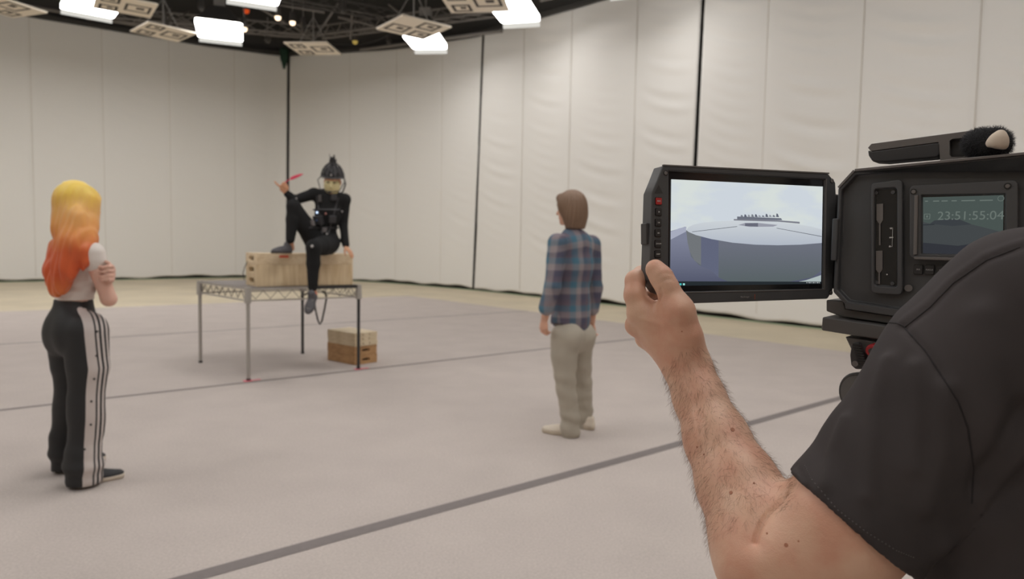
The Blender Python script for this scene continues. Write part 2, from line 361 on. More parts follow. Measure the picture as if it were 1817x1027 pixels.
# black backing wall, a little behind the curtains, up to the ceiling
CEIL = 10.8
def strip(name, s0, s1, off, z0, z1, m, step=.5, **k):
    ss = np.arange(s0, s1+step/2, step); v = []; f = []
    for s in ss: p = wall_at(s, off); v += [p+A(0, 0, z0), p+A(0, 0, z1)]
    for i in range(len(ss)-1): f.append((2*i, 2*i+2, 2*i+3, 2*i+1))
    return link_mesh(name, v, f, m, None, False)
cs = s_of(512)
tag(strip('wall_left', 0, cs, -.25, 0, CEIL, m_black), 'black studio wall behind the white curtain at left', kind='structure')
tag(strip('wall_right', cs, SS[-1], -.25, 0, CEIL, m_black), 'black studio wall behind the white curtains at right', kind='structure')
pa = wall_at(0, -.25); pb = wall_at(SS[-1], -.25); q1 = pa-nd*(pa@nd+9); q2 = pb-nd*(pb@nd+9)
for nm, a, b in (('wall_side', pa, q1), ('wall_back', q1, q2), ('wall_corner', q2, pb)):
    lb = {'wall_side': 'pale wall on the far left side of the stage', 'wall_back': 'pale wall behind the photographer', 'wall_corner': 'pale wall at the right rear of the stage'}[nm]
    tag(link_mesh(nm, [a, b, b+A(0, 0, CEIL), a+A(0, 0, CEIL)], [(0, 1, 2, 3)], mat('rear_wall', (205, 197, 184), .9)), lb, kind='structure')
c0 = (pa+pb+q1+q2)/4
fl = [pa-A(0, 0, 0)-ud*1, q1-ud*1-nd*1, q2+ud*2-nd*1, pb+ud*2+nd*1, uw(14, 30), uw(6, 31)]
tag(link_mesh('floor', [(p[0], p[1], z) for z in (0, -.1) for p in [A(-34, -22), A(34, -22), A(34, 36), A(-34, 36)]], [(0, 1, 2, 3), (7, 6, 5, 4)], m_conc, None, origin=(0, 0, 0)), 'pale cream concrete floor showing around the carpet', kind='structure')
tag(link_mesh('ceiling', [A(-34, -22, CEIL), A(34, -22, CEIL), A(34, 36, CEIL), A(-34, 36, CEIL)], [(3, 2, 1, 0)], m_black, None, origin=(0, 0, CEIL)), 'black ceiling above the lighting rig', kind='structure')
# thin pale green strip along the foot of the wall
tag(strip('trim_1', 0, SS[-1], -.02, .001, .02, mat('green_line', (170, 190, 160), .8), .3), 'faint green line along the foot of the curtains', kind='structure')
# curtains ---------------------------------------------------------
seams = [60, 188, 303, 418, 620, 702, 785, 925, 1015, 1118, 1350, 1510, 1690, 1850]
seam_s = np.array([s_of(p) for p in seams])
edges_s = np.array(sorted([0, s_of(512), s_of(845), s_of(1226), SS[-1]]+list(seam_s)))
def curtain(name_label, sL, sR, seed):
    s0b, s0t = sL; s1b, s1t = sR; n = int((max(s1b, s1t)-min(s0b, s0t))/.06); nz = 120; r = np.random.RandomState(seed)
    t = np.linspace(0, 1, n)[None, :]; w = np.linspace(0, 1, nz)[:, None]
    S_ = (s0b+(s0t-s0b)*w)*(1-t)+(s1b+(s1t-s1b)*w)*t
    zt = np.interp(S_, SS, WZ); hem = .085+.02*np.sin(S_*2.1)+.015*np.sin(S_*5.3+1)+.015*np.sin(S_*.7)
    Z = hem+(zt-hem)*w
    px = np.interp(S_, SS, WP)
    j = np.clip(np.searchsorted(edges_s, S_)-1, 0, len(edges_s)-2); a = edges_s[j]; b = edges_s[j+1]; u = (S_-a)/(b-a); wd = b-a
    amp = np.interp(px, [0, 500, 800, 900, 1150, 1240, 1400, 1817], [.002, .003, .005, .010, .013, .018, .024, .032])
    ph = j*1.7; env = np.clip(np.sin(np.pi*np.clip(u, 0, 1)), 0, 1)**1.2
    sag = Z+.55*(1-u)**2*-1*np.minimum(wd, 2)*.5*-1
    zz = Z-.55*np.clip(1-u, 0, 1)**2
    d = amp*env*(np.sin(zz*2*np.pi/.42+ph+1.2*np.sin(Z*1.3+ph))*(.45+.55*np.sin(Z*1.1+ph*2.3))+.5*np.sin(zz*2*np.pi/.27+ph*3))
    d = d*np.interp(Z, [0, .8, 2, 6.5, 7.5], [.1, .4, 1, 1, .5])
    d += .03*np.sin(S_*1.9+ph)*.3-.012*np.exp(-(np.minimum(u, 1-u)*wd/.05)**2)
    X = np.interp(S_, SS, WX)+np.interp(S_, SS, NX)*d; Y = np.interp(S_, SS, WY)+np.interp(S_, SS, NY)*d
    v = np.stack([X, Y, Z], -1).reshape(-1, 3); i = np.arange(nz-1)[:, None]*n+np.arange(n-1)[None, :]
    f = np.stack([i, i+1, i+1+n, i+n], -1).reshape(-1, 4)
    o = link_mesh('curtain', v, f, m_cur, None, True); md = o.modifiers.new('solid', 'SOLIDIFY'); md.thickness = .01; md.offset = -1
    for q in seam_s:                                              # stitched vertical seams
        if s0b+.2 < q < s1b-.2:
            mb = MB(); zz_ = np.linspace(.16, float(np.interp(q, SS, WZ))-.02, 9); mb.tube([wall_at(q, -.004)+A(0, 0, z) for z in zz_], .006, 5); mb.build('seam', mat('seam_thread', (206, 199, 188), .9), o)
    return tag(o, name_label, 'curtain', 'white stage curtains')
G1b, G1t, G2b, G2t, G3b, G3t = s_of(511), s_of(514.5), s_of(840), s_of(852), s_of(1222), s_of(1230)
g = .07
curtain('white stage curtain at the far left, ending at the black gap behind the seated performer', (0, 0), (G1b-g, G1t-g), 1)
curtain('white stage curtain behind the table, between the left and middle black gaps', (G1b+g, G1t+g), (G2b-.05, G2t-.05), 2)
curtain('white stage curtain behind the man in the plaid shirt', (G2b+.05, G2t+.05), (G3b-.045, G3t-.045), 3)
curtain('white wrinkled stage curtain behind the cinema camera at right', (G3b+.045, G3t+.045), (SS[-1], SS[-1]), 4)
# curtain track: a black band following the top of the curtains
def band(name, o0, o1, dz0, dz1, m, label, cat):
    ss = np.arange(0, SS[-1], .4); v = []; f = []
    for s in ss:
        z = float(np.interp(s, SS, WZ))
        for o_, dz in ((o0, dz0), (o1, dz0), (o1, dz1), (o0, dz1)): v.append(wall_at(s, o_)+A(0, 0, z+dz))
    for i in range(len(ss)-1):
        for k in range(4): f.append((4*i+k, 4*i+4+k, 4*i+4+(k+1) % 4, 4*i+(k+1) % 4))
    return tag(link_mesh(name, v, f, m), label, cat)
band('curtain_track', -.1, .10, -.02, .10, m_trk, 'black curved curtain track along the top of the white curtains', 'curtain track')
band('cable_tray', .3, .5, .55, .62, mat('tray_grey', (110, 107, 104), .6), 'dark grey cable tray running above the curtain track', 'cable tray')
# gathered green cloth at the top of the left gap
S_ = SDF(wall_at(cs, .0)-.6+A(0, 0, 8), wall_at(cs, .0)+.6+A(0, 0, 8.4), .03)
pz = wall_at(cs, .22); S_.cone(pz+A(0, 0, 8.2), pz+A(0, 0, 7.95), .15, .13, .03); S_.cone(pz+A(0, 0, 7.95), pz+A(0, 0, 7.6), .12, .035, .03)
gc = S_.build('green_cloth', mat('green_cloth', (35, 62, 48), .9), None, lambda v: .015*np.sin(np.arctan2(v[:, 1]-pz[1], v[:, 0]-pz[0])*7)); tag(gc, 'dark green gathered cloth at the top of the left black gap', 'cloth')
# carpet -----------------------------------------------------------
mb = MB(); UR, NT = 9.32, 15.25
mb.prism([uw(-9, -5), uw(UR, -5), uw(UR, NT), uw(-9, NT)], A(0, 0, .012)); car = mb.build('carpet', m_carpet, None, origin=(0, 0, 0)); tag(car, 'large grey carpet covering the stage floor, with dark taped seams', 'carpet')
m_tape = mat('seam_tape', (122, 114, 112), .8, noise=.05, nscale=30)
for nn, w in ((2.86, .085), (6.585, .055), (10.62, .055)):
    mb = MB(); k = 60; us = np.linspace(-9, UR, k); top = [uw(u, nn+w/2+.008*math.sin(u*1.3), .0135) for u in us]; bot = [uw(u, nn-w/2+.008*math.sin(u*1.3), .0135) for u in us]
    mb.add(top+bot, [(i, i+1, k+i+1, k+i) for i in range(k-1)]); mb.build('seam_tape', m_tape, car)
# ------------------------------------------------------------------ overhead rig
m_glow = emit('softbox_glow', (255, 252, 249), 8.2); m_side = emit('softbox_side', (252, 250, 246), 7.0); m_skirt = emit('softbox_skirt', (225, 222, 214), .72); m_shell = mat('softbox_shell', (70, 68, 66), .8)
m_steel = mat('rig_steel', (150, 146, 142), .45, .3); m_dark = mat('rig_dark', (84, 81, 79), .7); m_cable = mat('rig_cable', (45, 44, 44), .8)
ZL = 7.0
def softbox(loc, rz, label, k=1.):
    t = thing('softbox', loc, label, 'studio light', 'white softboxes in the overhead rig'); c = math.cos(rz); s_ = math.sin(rz)
    x = A(c, s_, 0); y = A(-s_, c, 0); z = A(0, 0, 1); o = A(*loc); w, h = .58*k, .76*k
    mb = MB(); lp = rounded(o, x, y, 2*w, 2*h, .10, 3); mb.add(lp, [tuple(range(len(lp)))[::-1]]); mb.build('diffuser', m_glow, t)
    mb = MB(); n = len(lp); hi = [o+(p-o)*1.0+z*.16 for p in lp]; mb.add([o+x*a*w*.97+y*(h+b*.05)-z*b*.11 for b in (0, 1) for a in (-1, 1)], [(0, 1, 3, 2)]); mb.build('skirt', m_skirt, t); mb = MB()
    lo = [o+(p-o)*1.004 for p in lp]; hi = [p+z*.10 for p in lp]; mb = MB(); mb.add(lo+hi, [(i, (i+1) % n, n+(i+1) % n, n+i) for i in range(n)]); mb.build('side_cloth', m_side, t); mb = MB(); tp = [o+(p-o)*.35+z*.62 for p in lp]; mb.add(hi+tp, [(i, (i+1) % n, n+(i+1) % n, n+i) for i in range(n)]+[tuple(range(n, 2*n))]); mb.build('housing', m_shell, t)
    mb = MB(); mb.tube([o+z*.6, A(o[0], o[1], CEIL-.01)], .02, 6).box(o+z*.75, x*.14, y*.14, z*.12); mb.build('bracket', m_steel, t); return t
SB = [((163, 11), 39, 'white softbox at the upper left, tallest glowing panel of the rig'), ((390, 57), 21, 'white softbox left of the seated performer, just above the left curtain'),
      ((755, 76), -6, 'white softbox nearest the middle black gap, above the curtain top'), ((914, 25), -14, 'white softbox with a small dark spot, at the upper middle of the photo'),
      ((452, -14), 25, 'softbox whose lower rim just shows at the top edge, above the truss joint'), ((1112, -34), -20, 'softbox barely peeking over the top edge, above the man in the plaid shirt')]
placed = []
for (px, py), a, lb in SB:
    p = G(px, py, ZL if px < 600 else (6.6 if px < 1000 else 6.3)); placed.append(p); softbox(p, math.radians(a), lb, 1. if px < 600 else .8)
for u_, n_ in ((-3.4, 5.6), (-1.8, 7.2), (-1.8, 16.8), (-.2, 15.2), (-.2, 18.4), (1.4, .8), (1.4, 4.), (1.4, 12.), (3., -.8), (3., 13.6), (3., 16.8), (4.6, 2.4), (4.6, 5.6), (6.2, -4.), (6.2, 4.), (-4., -3.2), (-.8, -3.), (-7.5, .5), (-7.5, 5.), (-7., 9.5), (-9., 13.), (-6.5, 17.), (-4.5, 20.5)):
    softbox(uw(u_, n_, ZL), math.radians(40), 'added unseen softbox outside the picture, brightening the stage')      # unseen softboxes, added to bring up the light on floor and walls
m_board = mat('board_white', (240, 230, 216), .8); m_mark = mat('board_mark', (66, 60, 58), .8)
def board(c, a, label, style):
    t = thing('marker_board', c, label, 'marker board', 'square tracking boards hanging from the rig'); c = A(*c); a = math.radians(a); x = A(math.cos(a), math.sin(a), 0); y = A(-math.sin(a), math.cos(a), 0); z = A(0, 0, 1)
    MB().box(c, x*.63, y*.63, z*.02).build('panel', m_board, t, .004)
    def ring(cc, r, w):
        mb = MB()
        for sx, sy in ((1, 0), (-1, 0), (0, 1), (0, -1)):
            mb.box(cc+x*sx*r+y*sy*r-z*.023, x*(w if sx else r+w), y*(w if sy else r+w), z*.003)
        mb.build('square_mark', m_mark, t)
    for (sx, sy, r) in style: ring(c+x*sx+y*sy, r, .028)
    for (sx, sy, r) in style: mb = MB().box(c+x*(sx+r*.2)+y*(sy-.1*r)-z*.023, x*r*.35, y*r*.3, z*.003); mb.build('square_dot', m_mark, t)
    mb = MB(); mb.tube([c+z*.02, c+z*1.1], .02, 6); mb.tube([c+x*.5+z*.02, c+z*.9], .012, 6); mb.tube([c-x*.5+z*.02, c+z*.9], .012, 6); mb.build('hanger', m_steel, t)
s1 = ((-.33, .33, .17), (-.33, -.33, .17), (.27, 0, .25)); s2 = ((.33, .33, .2), (-.3, .2, .22), (.2, -.33, .2))
for q, a, lb, st in (((222, 10), 35, 'pale square marker board partly behind the upper left softbox', s1), ((290, 57), 48, 'pale square marker board between the two left softboxes', s1),
    ((556, 86), -5, 'pale square marker board over the left black gap, above the performer', s1), ((734, 49), 38, 'pale square marker board overlapping the softbox by the middle gap', s2),
    ((842, 2), -8, 'pale square marker board cut by the top edge beside the spotted softbox', s1), ((8, 12), -20, 'pale square marker board at the top left corner of the photo', s1)):
    board(G(q[0], q[1], 6.95 if q[0] < 700 else 6.3), a, lb, st)
def truss(a, b, w, label, m=m_dark, r=.03, step=.55):
    a = np.asarray(a, float); b = np.asarray(b, float); t = thing('truss', (a+b)/2, label, 'truss', 'lattice trusses under the ceiling'); d = unit(b-a); x = unit(np.cross(d, A(0, 0, 1))); z = A(0, 0, 1)
    cs_ = [x*w/2, -x*w/2, z*w*.85]
    for c in cs_: mb = MB(); mb.tube([a+c, b+c], r, 6); mb.build('chord', m, t)
    mb = MB(); L = np.linalg.norm(b-a); n = int(L/step)
    for i in range(n):
        p = a+d*L*i/n; q = a+d*L*(i+1)/n
        for j in range(3): mb.tube([p+cs_[j], q+cs_[(j+1) % 3]], r*.55, 4, False)
    mb.build('lacing', m, t)
m_mid = mat('rig_mid', (122, 117, 113), .6, .1)
truss(G(-40, -30, 8.1), G(960, -20, 7.3), .45, 'long dark lattice truss crossing the rig along the top edge')
truss(G(150, 30, 7.7), G(560, 66, 7.9), .4, 'dark lattice truss above the left curtain', m_mid)
truss(G(563, 66, 7.9), G(900, 22, 7.35), .4, 'dark lattice truss above the curtain behind the table', m_mid)
truss(G(400, -20, 8.0), G(720, 40, 8.0), .35, 'dark lattice truss running back from the top edge over the performer')
pn = 0
def pipe(a, b, r, label, m=m_mid):
    mb = MB(); mb.tube([a, b], r, 8); return tag(mb.build('rig_pipe', m, None), label, 'pipe', 'pipes of the overhead rig')
for a, b, r, lb in (((445, 0, 8.2), (575, 22, 7.7), .03, 'grey rig pipe slanting over the performer near the top edge'), ((600, 6, 8.2), (556, 72, 7.3), .035, 'bright diagonal strut ending on the board over the left gap'),
    ((520, 46, 7.9), (556, 72, 7.35), .03, 'short strut meeting the diagonal one above the left gap board'), ((600, 30, 8.1), (690, 52, 7.8), .04, 'level grey pipe leading to the board by the middle gap'),
    ((690, 8, 8.0), (730, 40, 7.3), .03, 'strut rising from the board that overlaps a softbox'), ((625, 20, 8.2), (622, 70, 7.6), .03, 'vertical drop pipe right of the board over the left gap'),
    ((292, 10, 8.2), (296, 55, 7.1), .035, 'drop pipe above the board between the two left softboxes'), ((303, 14, 8.2), (298, 50, 7.2), .02, 'thin cable stay beside the drop pipe of the left board'),
    ((335, 20, 8.3), (303, 44, 7.4), .02, 'thin diagonal stay rising right from the left board'), ((440, 2, 7.9), (505, 40, 7.9), .035, 'grey pipe left of the truss joint over the performer'),
    ((960, 0, 7.2), (1090, -30, 7.0), .05, 'dark pipe running out of the top edge above the plaid shirt'), ((0, 2, 7.95), (330, 60, 8.0), .05, 'long dark pipe over the left curtain'),
    ((640, 88, 7.7), (890, 55, 6.95), .05, 'long dark pipe over the curtain behind the table')):
    pipe(G(*a), G(*b), r, lb)
m_lamp = mat('lamp_body', (80, 77, 75), .5); m_lens = emit('small_lamp', (255, 226, 190), 2.2)
for i, (px, py, z, lit, lb) in enumerate(((433, 51, 7.1, 1, 'small lit lamp at the right end of the left softbox'), (493, 31, 7.6, 1, 'small pale lamp left of the truss joint'), (357, 15, 8.0, 0, 'dark lamp near the top edge above the left softbox'),
    (437, 19, 7.8, 2, 'small orange lamp above the left softbox'), (519, 40, 7.8, 1, 'small pale lamp on the truss joint over the performer'), (538, 50, 7.7, 0, 'dark lamp right of the truss joint'), (608, 20, 7.9, 0, 'dark lamp under the diagonal strut'),
    (630, 74, 7.6, 3, 'small yellowish lamp right of the board over the left gap'), (815, 66, 7.7, 3, 'small yellow lamp left of the middle black gap'), (843, 46, 7.8, 0, 'dark lamp above the middle black gap'),
    (930, 3, 7.2, 1, 'small lit lamp on the spotted softbox'), (906, 6, 7.2, 1, 'small round lit lamp at the left of the spotted softbox'), (475, 72, 7.9, 0, 'dark lamp above the left curtain end'), (690, 74, 7.8, 0, 'dark lamp left of the softbox by the middle gap'))):
    p = G(px, py, z); t = thing('rig_lamp', p, lb, 'lamp', 'small lamps in the rig'); mb = MB(); mb.tube([p+A(0, 0, .02), p+A(0, 0, .30)], [.10, .07], 10); mb.build('lamp_can', m_lamp, t)
    mm = {0: m_lamp, 1: m_lens, 2: emit('lamp_orange', (190, 70, 30), .8), 3: emit('lamp_yellow', (175, 150, 80), .6)}[lit]
    MB().ball(p, .085, 10, 6).build('lens', mm, t); mb = MB(); mb.tube([p+A(0, 0, .3), p+A(0, 0, .75)], .015, 5); mb.build('hook', m_steel, t)
for i, (a, b, sag, lb) in enumerate((((560, 60, 8.2), (720, 40, 8.0), .5, 'black cable drooping between the board over the left gap and the middle one'), ((330, 30, 8.2), (470, 50, 8.2), .4, 'black cable drooping above the left softbox'), ((780, 50, 8.1), (890, 20, 8.0), .35, 'black cable drooping between the two right softboxes'))):
    a = G(*a); b = G(*b); mb = MB(); mb.tube([a+(b-a)*t+A(0, 0, -sag*4*t*(1-t)) for t in np.linspace(0, 1, 12)], .025, 6); tag(mb.build('rig_cable', m_cable, None), lb, 'cable', 'cables of the rig')
w_ = bpy.data.worlds.new('world'); sc.world = w_; w_.use_nodes = True; w_.node_tree.nodes['Background'].inputs[0].default_value = (.9, .87, .82, 1); w_.node_tree.nodes['Background'].inputs[1].default_value = .3
#@@NEXT
# ================================================================== table, boxes, cable
m_alu = mat('table_steel', (176, 171, 165), .4, .35); m_blk = mat('table_black', (48, 47, 48), .5); m_deck = mat('table_mesh_deck', (128, 120, 116), .7); m_pink = mat('pink_tape', (225, 95, 115), .8)
TZ = .905; zc = .0125
FLc = G(441, 677)+A(0, 0, 0); FRc = G(636, 656); BRc = G(537, 629); BLc = G(356, 645)
tu = unit(FRc-FLc); tn = A(-tu[1], tu[0], 0)
ctr = (FLc+FRc+BRc+BLc)/4
tab = thing('wire_table', A(ctr[0], ctr[1], zc), 'square wire shelf table on four tall legs, two silver and two black', 'table')
for c, mm, lb in ((FLc, m_alu, 'silver leg'), (BLc, m_alu, 'silver leg'), (FRc, m_blk, 'black leg'), (BRc, m_blk, 'black leg')):
    mb = MB(); lo = A(c[0], c[1], zc+.01); hi = A(c[0], c[1], TZ); mb.tube([lo, hi], .0165 if mm is m_blk else .018, 10)
    if mm is m_alu:
        for k in range(24): z = .08+k*.034; mb.tube([A(c[0], c[1], z), A(c[0], c[1], z+.006)], .0195, 10)
    o = mb.build('leg', mm, tab); o['label'] = lb
    mb = MB(); mb.tube([A(c[0], c[1], zc), A(c[0], c[1], zc+.02)], .021, 10); mb.build('foot', m_blk, o)
    mb = MB(); mb.tube([A(c[0], c[1], TZ-.145), A(c[0], c[1], TZ+.005)], [.034, .030], 12); mb.build('corner_sleeve', m_alu, tab)
def edge_truss(a, b):
    a = A(a[0], a[1], 0); b = A(b[0], b[1], 0); d = unit(b-a); mb = MB()
    mb.bar(a+A(0, 0, TZ-.012), b+A(0, 0, TZ-.012), .012, .022); mb.bar(a+A(0, 0, TZ-.125), b+A(0, 0, TZ-.125), .012, .014); mb.build('rail', m_alu, tab)
    mb = MB(); n = 8; L = np.linalg.norm(b-a); pts = []
    for i in range(2*n+1): pts.append(a+d*(L*i/(2*n))+A(0, 0, TZ-.03-(.08 if i % 2 else 0)))
    mb.tube(pts, .004, 6); mb.build('zigzag_wire', mat('wire_dark', (112, 104, 100), .4, .5), tab)
edge_truss(FLc, FRc); edge_truss(BLc, BRc); edge_truss(FLc, BLc); edge_truss(FRc, BRc)
mb = MB(); mb.prism([A(c[0], c[1], TZ-.006) for c in (FLc, FRc, BRc, BLc)], A(0, 0, .008)); mb.build('deck', m_deck, tab)
a_ = FLc+(FRc-FLc)*.56; mb = MB(); mb.bar(A(a_[0], a_[1], TZ-.012)-tn*.016, A(FRc[0], FRc[1], TZ-.012)-tn*.016-tu*.02, .006, .034); mb.build('edge_strip', m_blk, tab)['label'] = 'black strip along the front edge'
for c, lb in ((FLc, 'pink floor tape under the front left table leg'), (FRc, 'pink floor tape under the front right table leg')):
    mb = MB(); q = A(c[0], c[1], 0.0122)
    mb.prism([q-tu*.05-tn*.045, q+tu*.02-tn*.055, q+tu*.03-tn*.03, q+tu*.11-tn*.03, q+tu*.11, q+tu*.03+tn*.0, q-tu*.05+tn*.02], A(0, 0, .002)); tag(mb.build('floor_tape', m_pink, None), lb, 'tape', 'pink floor tape at the table legs')
m_ply = wood('plywood_pale', (226, 205, 170), (206, 180, 142), 2); m_plyt = wood('plywood_top', (228, 208, 176), (214, 190, 154), 0); m_wht = wood('maple_pale', (222, 205, 176), (205, 186, 152), 0); m_brn = wood('birch_brown', (186, 146, 102), (164, 124, 82), 0)
m_hole = mat('handle_hole', (30, 26, 24), .95)
def obox(name, lab, cat, grp, c, ux, uy, L, Wd, z0, z1, m, holes, bev=.004, endface=-1):
    """rounded plywood box with handle wells in one end face"""
    t = thing(name, A(c[0], c[1], z0), lab, cat, grp); zz = A(0, 0, 1); mid = A(c[0], c[1], (z0+z1)/2)
    o = plate('body', m, [mid+ux*endface*L/2+uy*a*Wd/2+zz*b*(z1-z0)/2 for a, b in ((-1, -1), (1, -1), (1, 1), (-1, 1))], -ux*endface*L,
              [(rounded(mid+ux*endface*L/2+uy*hy+zz*hz, uy, zz, hw, hh, min(hw, hh)*.45, 3), -ux*endface*.05, .96) for hy, hz, hw, hh in holes], t, bev)
    for hy, hz, hw, hh in holes:
        MB().prism(rounded(mid+ux*endface*(L/2-.04)+uy*hy+zz*hz, uy, zz, hw*.97, hh*.97, min(hw, hh)*.4, 3), -ux*endface*.005).build('handle_well', m_hole, t)
    return t
# the two boxes on the table
bl = G(456, 509, TZ+.002); br = G(626, 505.5, TZ+.002); bu = unit(br-bl); bn = A(-bu[1], bu[0], 0); BL_ = float(np.linalg.norm((br-bl)[:2])); BW = .40
bc = (bl+br)/2+bn*BW/2
zb0 = TZ+.004; 
def zat(px, py, p): v = ray(px, py); k = p[1]/v[1]; return (CAM+v*k)[2]
zt = zat(456, 449, bl); zm = zat(456, 469, bl)
BT = zt
obox('wooden_box', 'large pale plywood box with two handle holes standing on the wire table', 'wooden box', 'wooden boxes on the wire table', bc, bu, bn, BL_, BW, zb0, zm-.001, m_ply, [(0, -.055, .17, .050), (0, .055, .17, .050)])
ub = obox('wooden_box', 'shallow pale plywood box with red tape, on top of the larger box on the table', 'wooden box', 'wooden boxes on the wire table', bc, bu, bn, BL_, BW, zm, zt, m_plyt, [(0, 0, .17, .045)])
q = hitpl(504, 455, bl-bn*.001, bn); MB().box(q, bu*.045, bn*.001, A(0, 0, .011)).build('red_label', mat('red_label', (214, 84, 62), .7), ub)['label'] = 'red tape strip'
# the stack under the table
k0 = G(630, 650); k1 = G(586, 641); k2 = G(668, 644); ku = unit(k1-k0); kv = A(ku[1], -ku[0], 0)
if np.dot(kv, k2-k0) < 0: kv = -kv
kL, kW = .508, .305; zz0 = .013
for i, (h, mm, hl, lb) in enumerate(((.102, m_brn, 's', 'brown wooden box, bottom of the stack under the table'), (.102, m_brn, 's', 'brown wooden box, second from the floor in the stack under the table'), (.049, m_wht, 'd', 'thin pale wooden box lying directly on the brown ones under the table'), (.049, m_wht, 'd', 'thin pale wooden box in the middle of the three pale ones under the table'), (.049, m_wht, 'd', 'thin pale wooden box, topmost of the stack under the table'))):
    cc = k0+ku*kL/2+kv*kW/2+ku*(.006*math.sin(i*2.3))
    hs = [(0, 0, .105, .026)] if hl == 's' else [(-.045, 0, .024, .020), (.045, 0, .024, .020)]
    obox('apple_box', lb, 'wooden box', 'stacked boxes under the wire table', cc, ku, kv, kL, kW, zz0, zz0+h-.0015, mm, hs, .003); zz0 += h
# cable loop hanging under the table front
Yc = (FLc*.42+FRc*.58)[1]+.25
mb = MB(); pts = [V(x, y, Yc) for x, y in ((541, 524), (536, 531), (540, 523), (552, 517), (557, 530), (560, 550), (564, 568), (567.5, 575), (571, 570), (576, 548), (579, 530), (578, 520), (572, 516))]
mb.tube(pts[2:], .010, 8); tag(mb.build('cable_loop', mat('black_cable', (46, 44, 44), .6), None, smooth=True), 'black cable hanging in a loop under the wire table', 'cable')
mb = MB(); p0 = hitpl(431, 522, bl-bu*.02, bu); mb.tube([V(434, 497, 7.0), V(431, 485, 7.05), V(434, 474, 7.02), V(440, 462, 6.99), V(444, 455, 6.985)], .004, 6); tag(mb.build('thin_cord', mat('black_cable', (46, 44, 44), .6), None), 'thin dark cord hanging at the left end of the plywood boxes', 'cord')
# ================================================================== people
m_skin = mat('skin', (214, 166, 142), .5, noise=.05, nscale=30, sss=.15); m_skin2 = mat('skin_pale', (222, 178, 160), .5, noise=.04, nscale=20, sss=.15)
m_eye = mat('eye_dark', (40, 30, 25), .3)
# ---- man in the plaid shirt
YM = 4.86
def M_(x, y, dy=0.): return V(x, y, YM+dy)
mp = thing('person', A(*M_(1018, 770)[:2], .0125), 'man with brown hair in a blue plaid shirt and grey trousers, seen from behind', 'person')
fm = unit((-.72, .69, 0)); lm = unit((-.69, -.72, 0))
hc = M_(1012, 370, .02)
Lsh, Rsh = M_(990, 432, -.12), M_(1049, 434, .13); Lel, Lwr = M_(981, 508, -.17), M_(967, 562, -.15); Rel = M_(1056, 510, .16); Rwr = M_(1050, 568, .20)
Lhip, Rhip = M_(1001, 598, -.06), M_(1029, 596, .07); Lkn, Rkn = M_(1003, 682, -.06), M_(1034, 674, .16); Lan, Ran = M_(1013, 762, -.03), M_(1038, 752, .22)
chest = M_(1019, 455, .01); waist = M_(1015, 540, .02); neck = M_(1017, 408, .0)
lo, hi = bbox([hc, Lel, Rel, Lan, Ran, Lwr], .22); lo[2] = 0.01
S = SDF(lo, hi, .0065)
head(S, hc, unit((-.80, .58, -.05)), (0, 0, 1), .98, neck+A(0, 0, -.04))
S.chain([(chest+A(0, 0, .07), .10), (chest, .12), (waist, .115), ((Lhip+Rhip)/2, .125)], .04, (fm, .75))
for s_, e_, w_ in ((Lsh, Lel, Lwr), (Rsh, Rel, Rwr)): S.cone(chest+A(0, 0, .05), s_, .07, .055, .04).chain([(s_, .052), (e_, .040), (w_, .026)], .02)
hand(S, Lwr, A(-.10, .06, -1), unit((.7, .6, 0)), fm, .5, .98); hand(S, Rwr, A(0, .05, -1), -lm, fm, .45, .98)
for h_, k_, a_ in ((Lhip, Lkn, Lan), (Rhip, Rkn, Ran)): S.chain([(h_, .085), (k_, .056), (a_, .038)], .03)
mbody = S.build('body', m_skin, mp, None, 1)
# hair
S = SDF(hc-.22, hc+.22, .005); fh = unit((-.80, .58, 0)); lh = np.cross(A(0, 0, 1), fh); axh = [lh, fh, A(0, 0, 1)]
S.ell(hc-fh*.012+A(0, 0, .028), (.090, .108, .104), axh, .01); S.ell(hc-fh*.040+A(0, 0, -.035), (.094, .082, .105), axh, .04); S.cone(hc-fh*.05+A(0, 0, -.06), hc-fh*.045+A(0, 0, -.125), .082, .080, .03, (fh, .8))
S.ell(hc+fh*.075+A(0, 0, .075), (.05, .03, .03), axh, .02)
S.ell(hc+fh*.105+A(0, 0, -.05), (.062, .068, .095), axh, .01, 's')
S.cut(hc+A(0, 0, -.140), (0, 0, -1))
def hairdisp(c, a, n=30, tz=0.):
    return lambda v: a*np.sin(np.arctan2(v[:, 1]-c[1], v[:, 0]-c[0])*n+2*np.sin(v[:, 2]*14))+wrn(v, 30, a*.8, 5, (1, 1, .2))
m_hair = mat('brown_hair', (120, 92, 68), .55); ramp_z(m_hair, -.2, .2, [(0, (176, 138, 104)), (1, (126, 100, 80))], streak=.0)
S.build('hair', m_hair, mp, hairdisp(hc, .003, 26), 1)
